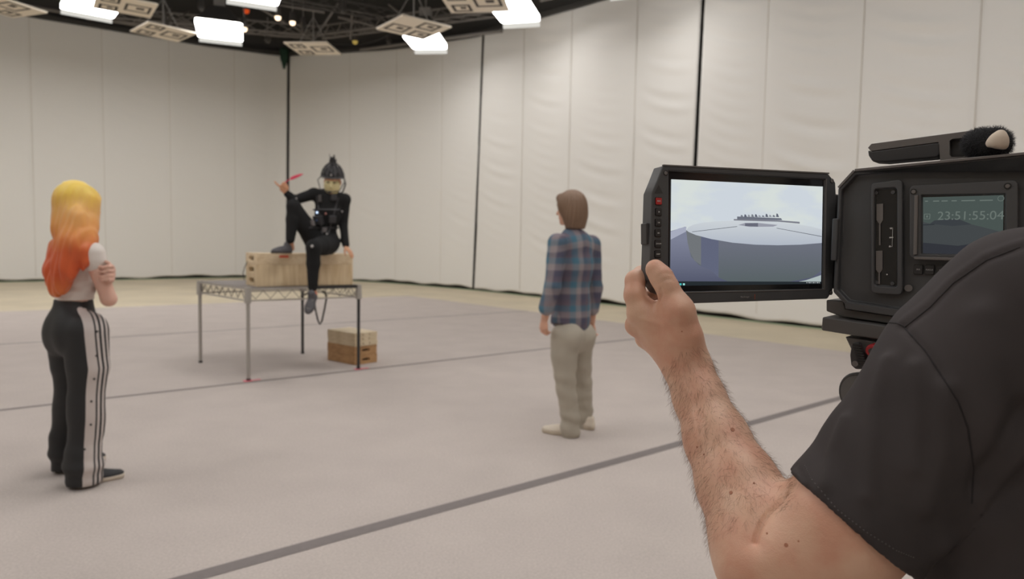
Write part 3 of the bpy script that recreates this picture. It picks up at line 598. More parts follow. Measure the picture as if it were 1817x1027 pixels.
# plaid shirt
def plaid(name):
    m = mat(name, (90, 100, 115), .85); nt = m.node_tree; N = nt.nodes; L = nt.links; at = N.new('ShaderNodeAttribute'); at.attribute_name = 'weave'; sp = N.new('ShaderNodeSeparateXYZ'); L.new(at.outputs['Vector'], sp.inputs[0])
    def fade(sock, sc_, stops):
        f = N.new('ShaderNodeMath'); f.operation = 'MULTIPLY'; f.inputs[1].default_value = sc_; L.new(sock, f.inputs[0]); g = N.new('ShaderNodeMath'); g.operation = 'FRACT'; L.new(f.outputs[0], g.inputs[0])
        r = N.new('ShaderNodeValToRGB'); L.new(g.outputs[0], r.inputs[0]); el = r.color_ramp.elements
        for i, (p, c) in enumerate(stops): e = el[i] if i < 2 else el.new(p); e.position = p; e.color = (*lin(c), 1)
        return r.outputs[0]
    st = [(0, (78, 82, 102)), (.20, (84, 80, 100)), (.26, (156, 146, 148)), (.46, (150, 141, 144)), (.52, (78, 118, 138)), (.72, (70, 112, 134)), (.78, (112, 98, 108)), (1, (92, 84, 102))]
    a = fade(sp.outputs['X'], 1/.155, st); b = fade(sp.outputs['Z'], 1/.165, st); mx = N.new('ShaderNodeMix'); mx.data_type = 'RGBA'; mx.inputs[0].default_value = .5
    L.new(a, mx.inputs[6]); L.new(b, mx.inputs[7]); L.new(mx.outputs[2], N['Principled BSDF'].inputs['Base Color']); return m
def weave(o, fn):
    me = o.data; n = len(me.vertices); co = np.empty(n*3, np.float32); me.vertices.foreach_get('co', co); w = fn(co.reshape(-1, 3)+np.array(o['_o'][:])); a = me.attributes.new('weave', 'FLOAT_VECTOR', 'POINT'); a.data.foreach_set('vector', w.astype(np.float32).ravel())
m_plaid = plaid('plaid_cloth')
lo, hi = bbox([neck, Lel, Rel, M_(1012, 585)], .2); S = SDF(lo, hi, .006)
up1 = A(0, 0, 1)
S.chain([(neck+A(0, 0, -.035), .062), (chest+A(0, 0, .115), .075)], .03)
S.chain([(chest+A(0, 0, .06), .125), (chest+A(0, 0, -.05), .150), (waist+A(0, 0, .02), .142), (M_(1013, 566, .02), .148), (M_(1012, 590, .02), .148)], .04, (fm, .74))
for s_, e_ in ((Lsh, Lel), (Rsh, Rel)): S.cone(chest+A(0, 0, .085), s_, .085, .066, .05)
S.chain([(Lsh, .068), (Lel, .058), (M_(971, 543, -.155), .050)], .018); S.cone(M_(973, 534, -.16), M_(970, 546, -.155), .054, .054, .006)
S.chain([(Rsh, .068), (Rel, .058), (M_(1052, 548, .18), .048)], .018)
T = SDF(lo, hi, .006); T.ax = S.ax; T.v = np.full(S.v.shape, 1, np.float32); T.chain([(M_(1013, 566, .02), .135), (M_(1012, 640, .02), .135)], .01, (fm, .74)); S.minus(T)
p_h = M_(1012, 578, .02); wl = Lwr*.7+Lel*.3
g_ = np.meshgrid(*S.ax, indexing='ij', sparse=True)
hemz = p_h[2]-.028*np.cos(((g_[0]-p_h[0])*lm[0]+(g_[1]-p_h[1])*lm[1])/.16*3.1); S.v = np.maximum(S.v, (hemz-g_[2]).astype(np.float32)*.9)
def shirt_d(v):
    d = wrn(v, 16, .0035, 3)+wrn(v, 34, .0016, 8)
    q = (v-chest)@lm; return d-.004*np.exp(-((v[:, 2]-chest[2]+.14)/.35)**2)*np.sin(q*45+v[:, 2]*6)-groove(v, [chest+A(0, 0, .10)-lm*.13-fm*.1, chest+A(0, 0, .10)+lm*.13-fm*.1], .006, .0)*0
sh = S.build('plaid_shirt', m_plaid, mp, shirt_d, 1)
weave(sh, lambda v: np.stack([np.where(np.abs((v-chest)@lm) > .155, (v-chest)@fm*.8+.07, (v-chest)@lm), 0*v[:, 0], v[:, 2]+.18*np.abs((v-chest)@lm)*(v[:, 2] > chest[2])], 1))
# collar
S = SDF(neck-.14, neck+.12, .004); cn = neck+A(0, 0, -.035); S.cone(cn, cn+A(0, 0, .042)-fm*.0, .066, .062, .005); S.cone(cn+fm*.0+A(0, 0, -.05), cn+A(0, 0, .12), .054, .054, .004, None, 's'); S.cut(cn+A(0, 0, .045)-fm*.06, unit((fm*.35+A(0, 0, 1)))); S.cut(cn+A(0, 0, -.03), (0, 0, -1)); co_ = S.build('collar', m_plaid, mp, None, 1); weave(co_, lambda v: np.stack([(v-chest)@lm, 0*v[:, 0], v[:, 2]], 1))
# trousers
m_trs = mat('grey_trousers', (178, 170, 156), .85, noise=.06, nscale=8)
lo, hi = bbox([Lhip, Rhip, Lan, Ran], .2); S = SDF(lo, hi, .006); S.cone(M_(1012, 578, .02), (Lhip+Rhip)/2+A(0, 0, .0), .122, .130, .03, (fm, .8))
S.chain([(Lhip-fm*.01, .105), (M_(1001, 632, -.06), .092), (Lkn, .070), (M_(1011, 735, -.04), .066), (M_(1012, 764, -.03), .070)], .012); S.chain([(Rhip, .100), (M_(1031, 640, .12), .080), (Rkn, .066), (M_(1037, 730, .20), .060), (M_(1038, 757, .22), .062)], .012)
S.ell(M_(1003, 596, -.06)-fm*.055, (.075, .075, .09), None, .04); S.ell(M_(1030, 596, .08)-fm*.05, (.07, .075, .09), None, .04)
S.cut(M_(1013, 774, 0), (0, 0, -1))
def trs_d(v):
    zk = M_(1003, 682)[2]; return wrn(v, 20, .004, 11, (1, 1, 1.4))+.0035*np.sin((v[:, 2]-zk)*55+14*v[:, 0]+9*v[:, 1])*np.exp(-((v[:, 2]-zk)/.14)**2)+.004*np.sin((v[:, 2])*60+19*v[:, 0]+11*v[:, 1])*np.exp(-((v[:, 2]-.12)/.10)**2)
S.build('trousers', m_trs, mp, trs_d, 1)
m_shoe = mat('white_shoe', (214, 202, 186), .7); m_sole = mat('shoe_sole', (205, 192, 172), .7); m_rust = mat('rust_lace', (168, 104, 78), .7)
for hh, tt in ((G(1026, 778), G(958, 768)), (G(1054, 767), G(1018, 757))):
    hh = A(*hh[:2], .013); tt = A(*tt[:2], .013); d = unit(tt-hh); tt = hh+d*.285
    lo, hi = bbox([hh, tt], .1); lo[2] = 0; S = SDF(lo, hi, .004); shoe(S, hh, tt, .085); S.cut(A(0, 0, .034), (0, 0, -1)); so = S.build('shoe', m_shoe, mp, None, 1)
    S = SDF(lo, hi, .004); l_ = A(-d[1], d[0], 0); S.cone(hh+d*.04+A(0, 0, .02), hh+d*.18+A(0, 0, .02), .036, .047, .01, (up1, .9)); S.cone(hh+d*.18+A(0, 0, .02), tt-d*.045+A(0, 0, .02), .047, .038, .01, (up1, .9)); S.cut(A(0, 0, .0335), (0, 0, 1)); S.cut(A(0, 0, .0135), (0, 0, -1)); S.build('sole', m_sole, so)
    mb = MB()
    for k in range(3): c = hh+d*(.13+.025*k); mb.tube([c+l_*.025+A(0, 0, .066-.006*k), c+A(0, 0, .073-.006*k), c-l_*.025+A(0, 0, .066-.006*k)], .004, 5)
    mb.build('lace', m_rust, so)
# ---- woman with the long dyed hair
YW = 3.74
def W(x, y, dy=0.): return V(x, y, YW+dy)
wp = thing('person', A(*W(140, 850)[:2], .0125), 'woman with long yellow-orange hair, white top and striped black track pants, arms crossed', 'person')
fw = unit((.66, .75, 0)); lw = A(-fw[1], fw[0], 0); rw = -lw
hc = W(138, 364, .02); neck = W(136, 405, .02); chest = W(136, 462, .02); waist = W(132, 520, .02)
Rsh, Lsh = W(163, 449, -.09), W(108, 452, .14); Rel = W(193, 530, -.05); Rwr = W(176, 497, .16); Lel = W(128, 515, .30); Lwr = W(170, 496, .10)
Rhip, Lhip = W(148, 590, -.05), W(120, 590, .08); Rkn, Lkn = W(153, 705, -.05), W(124, 700, .10); Ran, Lan = W(148, 838, -.06), W(110, 822, .16)
lo, hi = bbox([hc, Rel, Lel, Ran, Lan], .2); lo[2] = .01; S = SDF(lo, hi, .006)
head(S, hc, unit((.80, .60, -.08)), (0, 0, 1), .93, neck+A(0, 0, -.05))
S.chain([(chest+A(0, 0, .05), .085), (chest, .10), (waist, .088), ((Lhip+Rhip)/2, .115)], .04, (fw, .78))
for s_ in (Rsh, Lsh): S.cone(chest+A(0, 0, .05), s_, .06, .046, .03)
S.chain([(Rsh, .048), (Rel, .038), (Rwr, .027)], .015); S.chain([(Lsh, .048), (Lel, .036), (Lwr, .026)], .015)
# left hand laid over the right upper arm
hd = W(181, 482, -.105); 
def fgr(S, pts, k=.004): S.chain([(W(x, y, dy), r) for x, y, dy, r in pts], k)
S.cone(Lwr, W(196, 486, -.02), .026, .026, .015); S.cone(W(198, 478, -.045), W(197, 494, -.05), .020, .020, .012)
for i, y in enumerate((472, 480, 488, 495)): fgr(S, [(200, y+1, -.07, .0105), (192, y+1, -.105, .010), (182, y+2, -.115, .009), (175+i, y+1, -.110, .0082)], .003)
fgr(S, [(199, 476, -.05, .011), (193, 467, -.085, .0100), (188, 464, -.098, .009)], .004)
for h_, k_, a_ in ((Rhip, Rkn, Ran), (Lhip, Lkn, Lan)): S.chain([(h_, .08), (k_, .05), (a_, .034)], .03)
S.build('body', m_skin2, wp, None, 1)
# hair
m_dye = mat('dyed_hair', (230, 160, 60), .5, sheen=.1); ztop = W(135, 322)[2]; zbot = W(100, 516)[2]; b0 = .0125
ramp_z(m_dye, zbot-b0-.0, ztop-b0-.0, [(0, (226, 128, 62)), (.22, (214, 92, 44)), (.45, (214, 98, 50)), (.62, (228, 150, 78)), (.82, (224, 168, 92)), (.97, (238, 196, 84)), (1, (240, 205, 90))], streak=.09)
lo, hi = bbox([W(75, 520), W(180, 318)], .2); lo[1] = YW-.25; hi[1] = YW+.35; S = SDF(lo, hi, .0055); fh = unit((.80, .60, 0)); lh = A(-fh[1], fh[0], 0); axh = [lh, fh, A(0, 0, 1)]
S.ell(hc-fh*.010+A(0, 0, .020), (.092, .108, .110), axh, .01)
bk = -fh
S.chain([(hc+bk*.02+A(0, 0, -.02), .092), (W(131, 402, -.05), .112), (W(124, 440, -.10), .110), (W(113, 475, -.12), .090), (W(104, 500, -.11), .066), (W(100, 510, -.10), .045)], .025, (unit((.66, .75, 0)), .55))
S.chain([(hc+A(0, 0, .01)+fh*.025, .090), (W(147, 400, -.02), .074), (W(150, 425, -.09), .056), (W(153, 445, -.125), .034), (W(150, 464, -.14), .020), (W(147, 480, -.14), .009)], .02)
S.chain([(hc+A(0, 0, .01)-fh*.02, .094), (W(128, 405, -.03), .098)], .02)
S.chain([(W(104, 440, .0), .05), (W(94, 480, -.06), .045), (W(96, 500, -.08), .035)], .03)
S.ell(hc+fh*.135+A(0, 0, -.06), (.052, .06, .10), axh, .01, 's')
def dyed(v):
    s_ = (v[:, 0]*.95-v[:, 1]*.3); q = np.clip((ztop-v[:, 2])/.55, 0, 1)
    return (.0035*np.sin(s_*170+9*np.sin(v[:, 2]*3))+.005*np.sin(s_*75+4*np.sin(v[:, 2]*5)+1))*(.25+.75*q)-groove(v, [hc+A(0, 0, .12)+fh*.06, hc+A(0, 0, .13), hc+A(0, 0, .115)-fh*.06], .006, .006)
S.build('hair', m_dye, wp, dyed, 1)
# white top
m_top = mat('white_top', (226, 218, 212), .85); lo, hi = bbox([neck, Rsh, Lsh, waist], .2); S = SDF(lo, hi, .0055)
S.chain([(chest+A(0, 0, .06), .098), (chest, .112), (chest+A(0, 0, -.09), .102), (waist+A(0, 0, -.03), .100), (waist+A(0, 0, -.10), .11)], .04, (fw, .80)); S.cone(W(148, 462, .12), W(128, 466, .17), .06, .05, .04)
S.cone(neck+A(0, 0, -.03), chest, .058, .07, .03)
for s_, e_ in ((Rsh, Rel), (Lsh, Lel)): S.cone(chest+A(0, 0, .06), s_, .07, .058, .04); S.cone(s_, s_+(e_-s_)*.22, .060, .056, .015)
T = SDF(lo, hi, .0055); T.v[:] = 1; T.cone(waist+A(0, 0, -.015), waist+A(0, 0, -.2), .091, .10, .01, (fw, .78)); S.minus(T); S.cut(W(131, 531, 0), (-.0, 0, -1))
S.build('white_top', m_top, wp, lambda v: wrn(v, 22, .003, 4, (.6, .6, 2.0))+.003*np.sin(v[:, 2]*110+4*v[:, 0])*np.exp(-((v[:, 2]-waist[2])/.09)**2), 1)
# track pants
def pants_mat():
    m = mat('track_pants', (38, 38, 40), .62); nt = m.node_tree; N = nt.nodes; L = nt.links; at = N.new('ShaderNodeAttribute'); at.attribute_name = 'weave'; sp = N.new('ShaderNodeSeparateXYZ'); L.new(at.outputs['Vector'], sp.inputs[0])
    mr = N.new('ShaderNodeMapRange'); mr.inputs['From Min'].default_value = -.08; mr.inputs['From Max'].default_value = .16; L.new(sp.outputs['X'], mr.inputs['Value']); r = N.new('ShaderNodeValToRGB'); r.color_ramp.interpolation = 'CONSTANT'; L.new(mr.outputs[0], r.inputs[0])
    el = r.color_ramp.elements; B = (36, 36, 38); Wc = (206, 196, 192); st = [(0, B), (.17, Wc), (.36, B), (.40, Wc), (.455, B), (.51, Wc), (.565, B), (.62, Wc), (.675, B), (.72, Wc), (.92, B)]
    for i, (p, c) in enumerate(st): e = el[i] if i < 2 else el.new(p); e.position = p; e.color = (*lin(c), 1)
    L.new(r.outputs[0], N['Principled BSDF'].inputs['Base Color']); return m
m_tp = pants_mat(); lo, hi = bbox([waist, Rhip, Lhip, Ran, Lan], .22); S = SDF(lo, hi, .006)
S.cone(W(131, 538, .02), W(132, 585, .02), .102, .128, .03, (fw, .9)); S.ell(W(140, 592, -.03)-fw*.02, (.09, .10, .13), None, .07); S.ell(W(118, 592, .06)-fw*.02, (.09, .10, .13), None, .07)
S.chain([(Rhip+fw*.01, .115), (W(156, 650, -.05), .102), (Rkn, .090), (W(152, 770, -.05), .086), (W(148, 848, -.06), .090)], .012); S.chain([(Lhip, .105), (W(122, 650, .09), .088), (Lkn, .070), (W(112, 770, .13), .066), (W(112, 832, .16), .064)], .012)
T = SDF(lo, hi, .006); T.v[:] = 1; T.cone(waist+A(0, 0, .1), W(131, 545, .02), .092, .094, .01, (fw, .9)); S.minus(T)
S.cut(W(131, 532, 0), (0, 0, 1)); S.cut(W(140, 852, 0), (0, 0, -1))
def tp_d(v): return wrn(v, 13, .005, 21, (1, 1, .6))+.008*np.sin(v[:, 2]*22+9*(v@fw))*np.clip((.75-v[:, 2])*2, 0, 1)+.006*np.sin(v[:, 2]*60)*np.exp(-((v[:, 2]-.12)/.07)**2)
tp = S.build('track_pants', m_tp, wp, tp_d, 1)
legR = [(Rhip, .115), (W(156, 650, -.05), .1), (Rkn, .09), (W(152, 770, -.05), .088), (Ran, .09)]; zR = [p[2] for p, _ in legR][::-1]
def tp_w(v):
    cx = np.interp(v[:, 2], zR, [p[0] for p, _ in legR][::-1]); cy = np.interp(v[:, 2], zR, [p[1] for p, _ in legR][::-1])
    dx = v[:, 0]-cx; dy = v[:, 1]-cy; side = dx*rw[0]+dy*rw[1]; fwd = dx*fw[0]+dy*fw[1]
    lx = np.interp(v[:, 2], [Lan[2], Lkn[2], Lhip[2]], [Lan[0], Lkn[0], Lhip[0]]); ly = np.interp(v[:, 2], [Lan[2], Lkn[2], Lhip[2]], [Lan[1], Lkn[1], Lhip[1]])
    near = np.hypot(dx, dy) < np.hypot(v[:, 0]-lx, v[:, 1]-ly); s2 = (v[:, 0]-lx)*lw[0]+(v[:, 1]-ly)*lw[1]; f2 = (v[:, 0]-lx)*fw[0]+(v[:, 1]-ly)*fw[1]
    return np.stack([np.where(near, np.where(side > 0, fwd-.01, -1), np.where(s2 > .02, f2, -1)), 0*dx, v[:, 2]], 1)
weave(tp, tp_w)
# woman's shoes
m_wshoe = mat('canvas_shoe', (46, 46, 48), .7); m_foxing = mat('cream_foxing', (218, 206, 190), .6)
for hh, tt in ((G(121, 866), G(212, 851)), (G(98, 837), G(140, 828))):
    hh = A(*hh[:2], .013); d = unit(A(*tt[:2], .013)-hh); tt = hh+d*.275; lo, hi = bbox([hh, tt], .1); lo[2] = 0
    S = SDF(lo, hi, .004); shoe(S, hh, tt, .085, .038); S.cut(A(0, 0, .038), (0, 0, -1)); so = S.build('shoe', m_wshoe, wp, None, 1)
    S = SDF(lo, hi, .004); S.cone(hh+d*.04+A(0, 0, .022), hh+d*.18+A(0, 0, .022), .036, .044, .01, (up1, .9)); S.cone(hh+d*.18+A(0, 0, .022), tt-d*.042+A(0, 0, .022), .044, .038, .01, (up1, .9)); S.cut(A(0, 0, .0375), (0, 0, 1)); S.cut(A(0, 0, .0135), (0, 0, -1)); S.build('sole', m_foxing, so)
    l_ = A(-d[1], d[0], 0); mb = MB()
    for k in range(4): c = hh+d*(.115+.022*k); mb.tube([c+l_*.024+A(0, 0, .066-.006*k), c+A(0, 0, .074-.006*k), c-l_*.024+A(0, 0, .066-.006*k)], .0045, 5)
    mb.build('lace', m_foxing, so)
for y in (550, 588, 628, 672, 714, 752, 795, 830):                     # snap buttons down the white stripe, set on the cloth
    pass
deps = bpy.context.evaluated_depsgraph_get()
def bvh(o): return BVHTree.FromPolygons([Vector(v.co)+Vector(o['_o'][:]) for v in o.data.vertices], [tuple(p.vertices) for p in o.data.polygons])
def cast(t, x, y):
    r = t.ray_cast(Vector(CAM), Vector(ray(x, y)).normalized()); return (np.array(r[0]), np.array(r[1])) if r[0] is not None else (None, None)
tb = bvh(tp); mb = MB()
for x, y in ((166, 552), (172, 588), (171, 631), (167, 672), (162, 712), (161, 753), (150, 797), (147, 828)):
    p, n = cast(tb, x, y)
    if p is not None: mb.tube([p-n*.002, p+n*.004], .006, 8)
mb.build('snap_button', m_blk, tp)
# ---- seated performer in the black motion suit
bzt = BT                                                            # top of the upper box
YP = 6.98
def Q(x, y, dy=0.): return V(x, y, YP+dy)
m_suit = mat('black_suit', (38, 38, 39), .9, spec=.2); m_suit2 = mat('black_suit_dark', (28, 28, 30), .7)
pp = thing('person', A(*Q(575, 445)[:2], bzt), 'performer in black motion capture suit and helmet, seated on the plywood boxes, one knee up', 'person')
fp = unit((.42, -.9, 0)); lp_ = unit((.9, .42, 0)); hp = Q(590, 322, -.02)
pelv = Q(574, 428, .05); chest = Q(583, 366, .02); neck = Q(589, 343, .0)
Ls, Le, Lw = Q(612, 354, .06), Q(609, 396, .10), Q(614, 437, .04)         # straight arm, propped on the box
Rs, Re, Rw = Q(557, 344, -.04), Q(523, 355, -.12), Q(509, 343, -.16)
Rh, Rk, Ra = Q(560, 432, .0), Q(521, 366, -.20), Q(515, 424, -.22)
Lh, Lk, La = Q(583, 434, -.02), Q(556, 438, -.42), Q(555, 512, -.36)
lo, hi = bbox([hp+A(0, 0, .1), Ls, Rw, Rk, La+A(0, 0, -.15), Lw, Lk, Le, Rw+A(-.12, 0, 0)], .2); S = SDF(lo, hi, .0075)
head(S, hp, unit((.12, -.96, -.22)), unit((.05, -.05, 1)), .98, neck+A(0, 0, -.03))
S.chain([(chest, .11), (pelv+A(0, 0, .10), .095), (pelv, .12)], .04, (fp, .75))
for s_, e_, w_ in ((Ls, Le, Lw), (Rs, Re, Rw)): S.cone(chest+A(0, 0, .07), s_, .06, .05, .03).chain([(s_, .045), (e_, .034), (w_, .025)], .015)
for h_, k_, a_ in ((Rh, Rk, Ra), (Lh, Lk, La)): S.chain([(h_, .075), (k_, .042), (a_, .030)], .02)
def feet(): return ((Q(517, 437, -.16), Q(506, 446, -.36)), (Q(558, 522, -.34), Q(549, 545, -.43)))
(h1, t1), (h2, t2) = feet(); h1 = A(*h1[:2], bzt+.001); t1 = h1+unit(A(-.45, -.9, 0))*.255
S.cone(Ra, h1+A(0, 0, .05)-0*h1, .03, .03, .02); S.cone(La, h2, .03, .03, .02)
hand(S, Lw+A(0, 0, 0), unit((.45, -.25, -.55)), unit((0, -.1, -1)), unit((-.6, -.8, 0)), .12, .95, .2)
# image-left hand: palm up, fingers curled, little finger stretched out to the left
hb = Q(501, 335, -.18); S.cone(Rw, hb, .025, .026, .015)
for pts in (([(497, 331, .011), (492, 327, .010), (487, 322, .008)]), ([(501, 329, .011), (505, 325, .010), (509, 328, .009)]), ([(504, 331, .011), (508, 328, .010), (511, 332, .009)]), ([(506, 334, .011), (510, 333, .010), (511, 337, .009)]), ([(499, 330, .0115), (502, 325, .010), (506, 323, .009)])):
    S.chain([(Q(x, y, -.20), r) for x, y, r in pts], .004)
S.build('body', mat('skin_warm', (206, 152, 118), .5, sss=.1), pp, None, 1)
# suit
lo, hi = bbox([Ls, Rw, Rk, La, Lw, Lk, Le], .18); S = SDF(lo, hi, .0075)
S.chain([(neck+A(0, 0, -.02), .060), (chest+A(0, 0, .10), .08)], .02)
S.chain([(chest+A(0, 0, .035), .128), (chest+A(0, 0, -.06), .122), (pelv+A(0, 0, .10), .112), (pelv, .135)], .04, (fp, .76))
for s_, e_, w_ in ((Ls, Le, Lw), (Rs, Re, Rw)): S.cone(chest+A(0, 0, .07), s_, .075, .062, .04).chain([(s_, .058), (e_, .046), (w_+(e_-w_)*.06, .035)], .015)
S.chain([(Rh, .100), (Rh*.5+Rk*.5, .088), (Rk, .066), (Rk*.6+Ra*.4+A(0, .01, 0), .064), (Ra, .044)], .02)
S.chain([(Lh, .100), (Lh*.5+Lk*.5, .088), (Lk, .068), (Lk*.6+La*.4+A(0, .01, 0), .064), (La+(Lk-La)*.03, .044)], .02)
S.ell(pelv+A(.0, .0, -.01), (.16, .14, .115), None, .05)
S.v = np.maximum(S.v, -9.)
suit = S.build('motion_suit', m_suit, pp, lambda v: wrn(v, 18, .002, 2), 1)
# shoes
m_gs = mat('grey_trainer', (84, 82, 86), .7, noise=.15, nscale=60); m_gsole = mat('trainer_sole', (66, 60, 58), .8); m_red = mat('red_collar', (205, 70, 66), .7)
lo, hi = bbox([h1, t1], .12); S = SDF(lo, hi, .005); shoe(S, h1, t1, .10, .044); S.cut(A(0, 0, h1[2]+.002), (0, 0, -1)); a_ = S.build('shoe', m_gs, pp, None, 1)
S = SDF(lo, hi, .005); d_ = unit(t1-h1); S.cone(h1+d_*.045+A(0, 0, .018), t1-d_*.05+A(0, 0, .018), .040, .046, .01, (up1, .9)); S.cut(h1+A(0, 0, .022), (0, 0, 1)); S.cut(h1+A(0, 0, .001), (0, 0, -1)); S.build('sole', m_gsole, a_)
t2d = unit(A(-.10, -.52, -.66)); hp2 = h2+A(0, .03, -.01); tt2 = hp2+t2d*.24; upn = unit(np.cross(np.cross(t2d, A(0, -.6, 1)), t2d))
lo, hi = bbox([hp2, tt2], .13); S = SDF(lo, hi, .005); shoe(S, hp2, tt2, .10, .044, upn); b_ = S.build('shoe', m_gs, pp, None, 1)
mb = MB(); mb.tube([La+A(0, -.005, -.040), La+A(0, -.01, -.058)], [.036, .040], 14); mb.build('shoe_collar', m_red, b_, smooth=True)['label'] = 'red shoe collar'
mb = MB()
for k in range(4): c = hp2+t2d*(.10+.03*k)+upn*(.072-.006*k); l_ = unit(np.cross(upn, t2d)); mb.tube([c+l_*.025-upn*.006, c, c-l_*.025-upn*.006], .004, 5)
mb.build('lace', m_foxing, b_)
# helmet and head rig
fh = unit((.12, -.96, -.22)); uh = unit(np.array([.05, -.05, 1])-fh*np.dot([.05, -.05, 1], fh)); lh = np.cross(uh, fh)
S = SDF(hp-.3, hp+.3, .006); S.ell(hp+uh*.055-fh*.015, (.098, .118, .115), [lh, fh, uh], .01); S.cut(hp+uh*.035, -unit(uh-fh*.15)); m_hel = mat('helmet_black', (48, 47, 49), .6, noise=.5, nscale=40)
hel = S.build('helmet', m_hel, pp, lambda v: .006*np.sin(v[:, 0]*90)*np.sin(v[:, 2]*90))
mb = MB(); c = hp+uh*.19
mb.box(c-fh*.01, lh*.032, fh*.035, uh*.03).box(c+uh*.035+fh*.01, lh*.022, fh*.02, uh*.018).tube([c-lh*.02, c-lh*.035+uh*.08], .003, 5).tube([c+lh*.01+uh*.04, c+lh*.012+uh*.075], .008, 6); mb.build('antenna_unit', m_hel, hel, .004)
mb = MB()
for a in np.linspace(-1.2, 1.2, 6): mb.tube([hp+uh*(.17*math.cos(t)+.02)+lh*(.115*math.sin(t)*math.cos(a))-fh*(.125*math.sin(t)*math.sin(a)) for t in np.linspace(-1.4, 1.4, 12)], .006, 5)
mb.tube([hp+uh*.05+lh*.108*math.cos(t)-fh*.13*math.sin(t) for t in np.linspace(0, 2*math.pi, 24)], .009, 6); mb.build('helmet_strap', mat('strap_grey', (74, 72, 74), .7), hel)
mb = MB(); mb.tube([hp+uh*.06-lh*.10, hp+uh*.02-lh*.13+fh*.09, hp-uh*.06-lh*.09+fh*.19, hp-uh*.075+fh*.20], .005, 6).tube([hp+uh*.06+lh*.10, hp+uh*.02+lh*.13+fh*.09, hp-uh*.06+lh*.09+fh*.19, hp-uh*.075+fh*.20], .005, 6).box(hp-uh*.075+fh*.2, lh*.015, fh*.01, uh*.01); mb.build('face_camera_arm', m_blk, hel)
mb = MB(); mb.tube([hp+uh*.05+lh*.11, hp-uh*.02+lh*.125-fh*.02, hp-uh*.10+lh*.10-fh*.03, chest+A(0, 0, .11)+lp_*.08], .008, 6); mb.build('helmet_cable', m_blk, hel)
MB().ball(hp+uh*.078+fh*.113, .009).build('marker_ball', mat('marker_grey', (176, 172, 170), .4), hel)
fm_ = SDF(hp-.2, hp+.2, .005); fm_.ell(hp+fh*.022-uh*.04, (.080, .086, .090), [lh, fh, uh], .01); fm_.cone(hp+fh*.09-uh*.0, hp+fh*.118-uh*.035, .012, .014, .01); fm_.cut(hp+uh*.036, uh); fm_.cut(hp+fh*.02, -fh)
for s_ in (-1, 1): fm_.ell(hp+fh*.105+lh*s_*.031+uh*.004, (.018, .02, .009), [lh, fh, uh], .004, 's')
mk = fm_.build('face_covering', mat('pale_face_cover', (214, 200, 152), .6), pp, None, 1); mk['label'] = 'pale yellowish face covering'
mb = MB()
for s_ in (-1, 1): mb.ball(hp+fh*.098+lh*s_*.031+uh*.004, A(.014, .008, .007))
mb.build('eye', mat('eye_brown', (82, 66, 46), .4), mk)
# devices strapped to the chest
st = bvh(suit); m_dev = mat('device_black', (58, 57, 60), .45); m_grey = mat('marker_grey', (176, 172, 170), .4)
def onsuit(x, y):
    p, n = cast(st, x, y); return (p, unit(n)) if p is not None else (Q(x, y, -.1), fp)
for name, x, y, w, h, d, mm, lb in (('chest_device', 566, 390, .05, .045, .02, m_dev, None), ('chest_device', 589, 388, .035, .035, .02, m_dev, None), ('chest_device', 554, 396, .02, .028, .012, mat('device_grey', (110, 104, 104), .5), 'grey strap device'), ('chest_device', 576, 408, .022, .022, .012, mat('device_grey', (110, 104, 104), .5), 'grey strap device'), ('chest_device', 568, 352, .016, .035, .01, mat('device_grey2', (86, 82, 82), .5), None), ('chest_device', 592, 350, .03, .03, .012, m_dev, None)):
    p, n = onsuit(x, y); x_ = unit(np.cross(A(0, 0, 1), n)); y_ = np.cross(n, x_); o = MB().box(p+n*d*.6, x_*w, y_*h, n*d).build(name, mm, suit, .004)
    if lb: o['label'] = lb
mb = MB()
for a, b in (((562, 348), (572, 415)), ((600, 350), (582, 415)), ((548, 404), (600, 404)), ((556, 372), (602, 372))):
    pts = []
    for t in np.linspace(0, 1, 9): p, n = onsuit(a[0]+(b[0]-a[0])*t, a[1]+(b[1]-a[1])*t); pts.append(p+n*.004)
    mb.tube(pts, .009, 6)
mb.build('harness_strap', m_dev, suit)
for x, y, r, mm, lb in ((564, 377, .010, emit('status_led', (200, 220, 255), 1.6), 'small glowing blue-white light'), (578, 379, .011, mat('marker_pink', (176, 120, 110), .5), None), (586.5, 386, .010, m_grey, None), (606, 375, .010, m_grey, None), (580, 417, .010, m_grey, None), (525.5, 353, .009, m_grey, None), (554, 437, .014, m_grey, None), (566, 389, .009, mat('blue_glow', (70, 90, 130), .3), None)):
    p, n = onsuit(x, y); o = MB().ball(p+n*(.012 if x != 566 else .045), r).build('marker_ball', mm, suit)
    if lb: o['label'] = lb
# pink blade prop between the fingers
pa_ = Q(510, 320, -.21); pb_ = Q(538.5, 308, -.19); e1 = unit(pb_-pa_); e2 = unit(np.cross(e1, A(0, 1, 0))); L_ = np.linalg.norm(pb_-pa_); mb = MB()
mb.prism([pa_+e1*L_*t+e2*h for t, h in ((0, .004), (.18, .004), (.22, .016), (.5, .019), (.8, .012), (1, 0), (.8, -.008), (.5, -.012), (.22, -.010), (.18, -.004), (0, -.004))], A(0, .010, 0)); mb.prism([Q(503, 327, -.205)+e2*.005, pa_+e2*.005, pa_-e2*.005, Q(503, 327, -.205)-e2*.005], A(0, .01, 0))
kn = mb.build('throwing_blade', mat('pink_plastic', (222, 70, 100), .5), None, .002); tag(kn, 'small pink-red blade prop held between the fingers of the seated performer', 'prop blade')
def emit_s(n, c): return emit(n, c, .76)
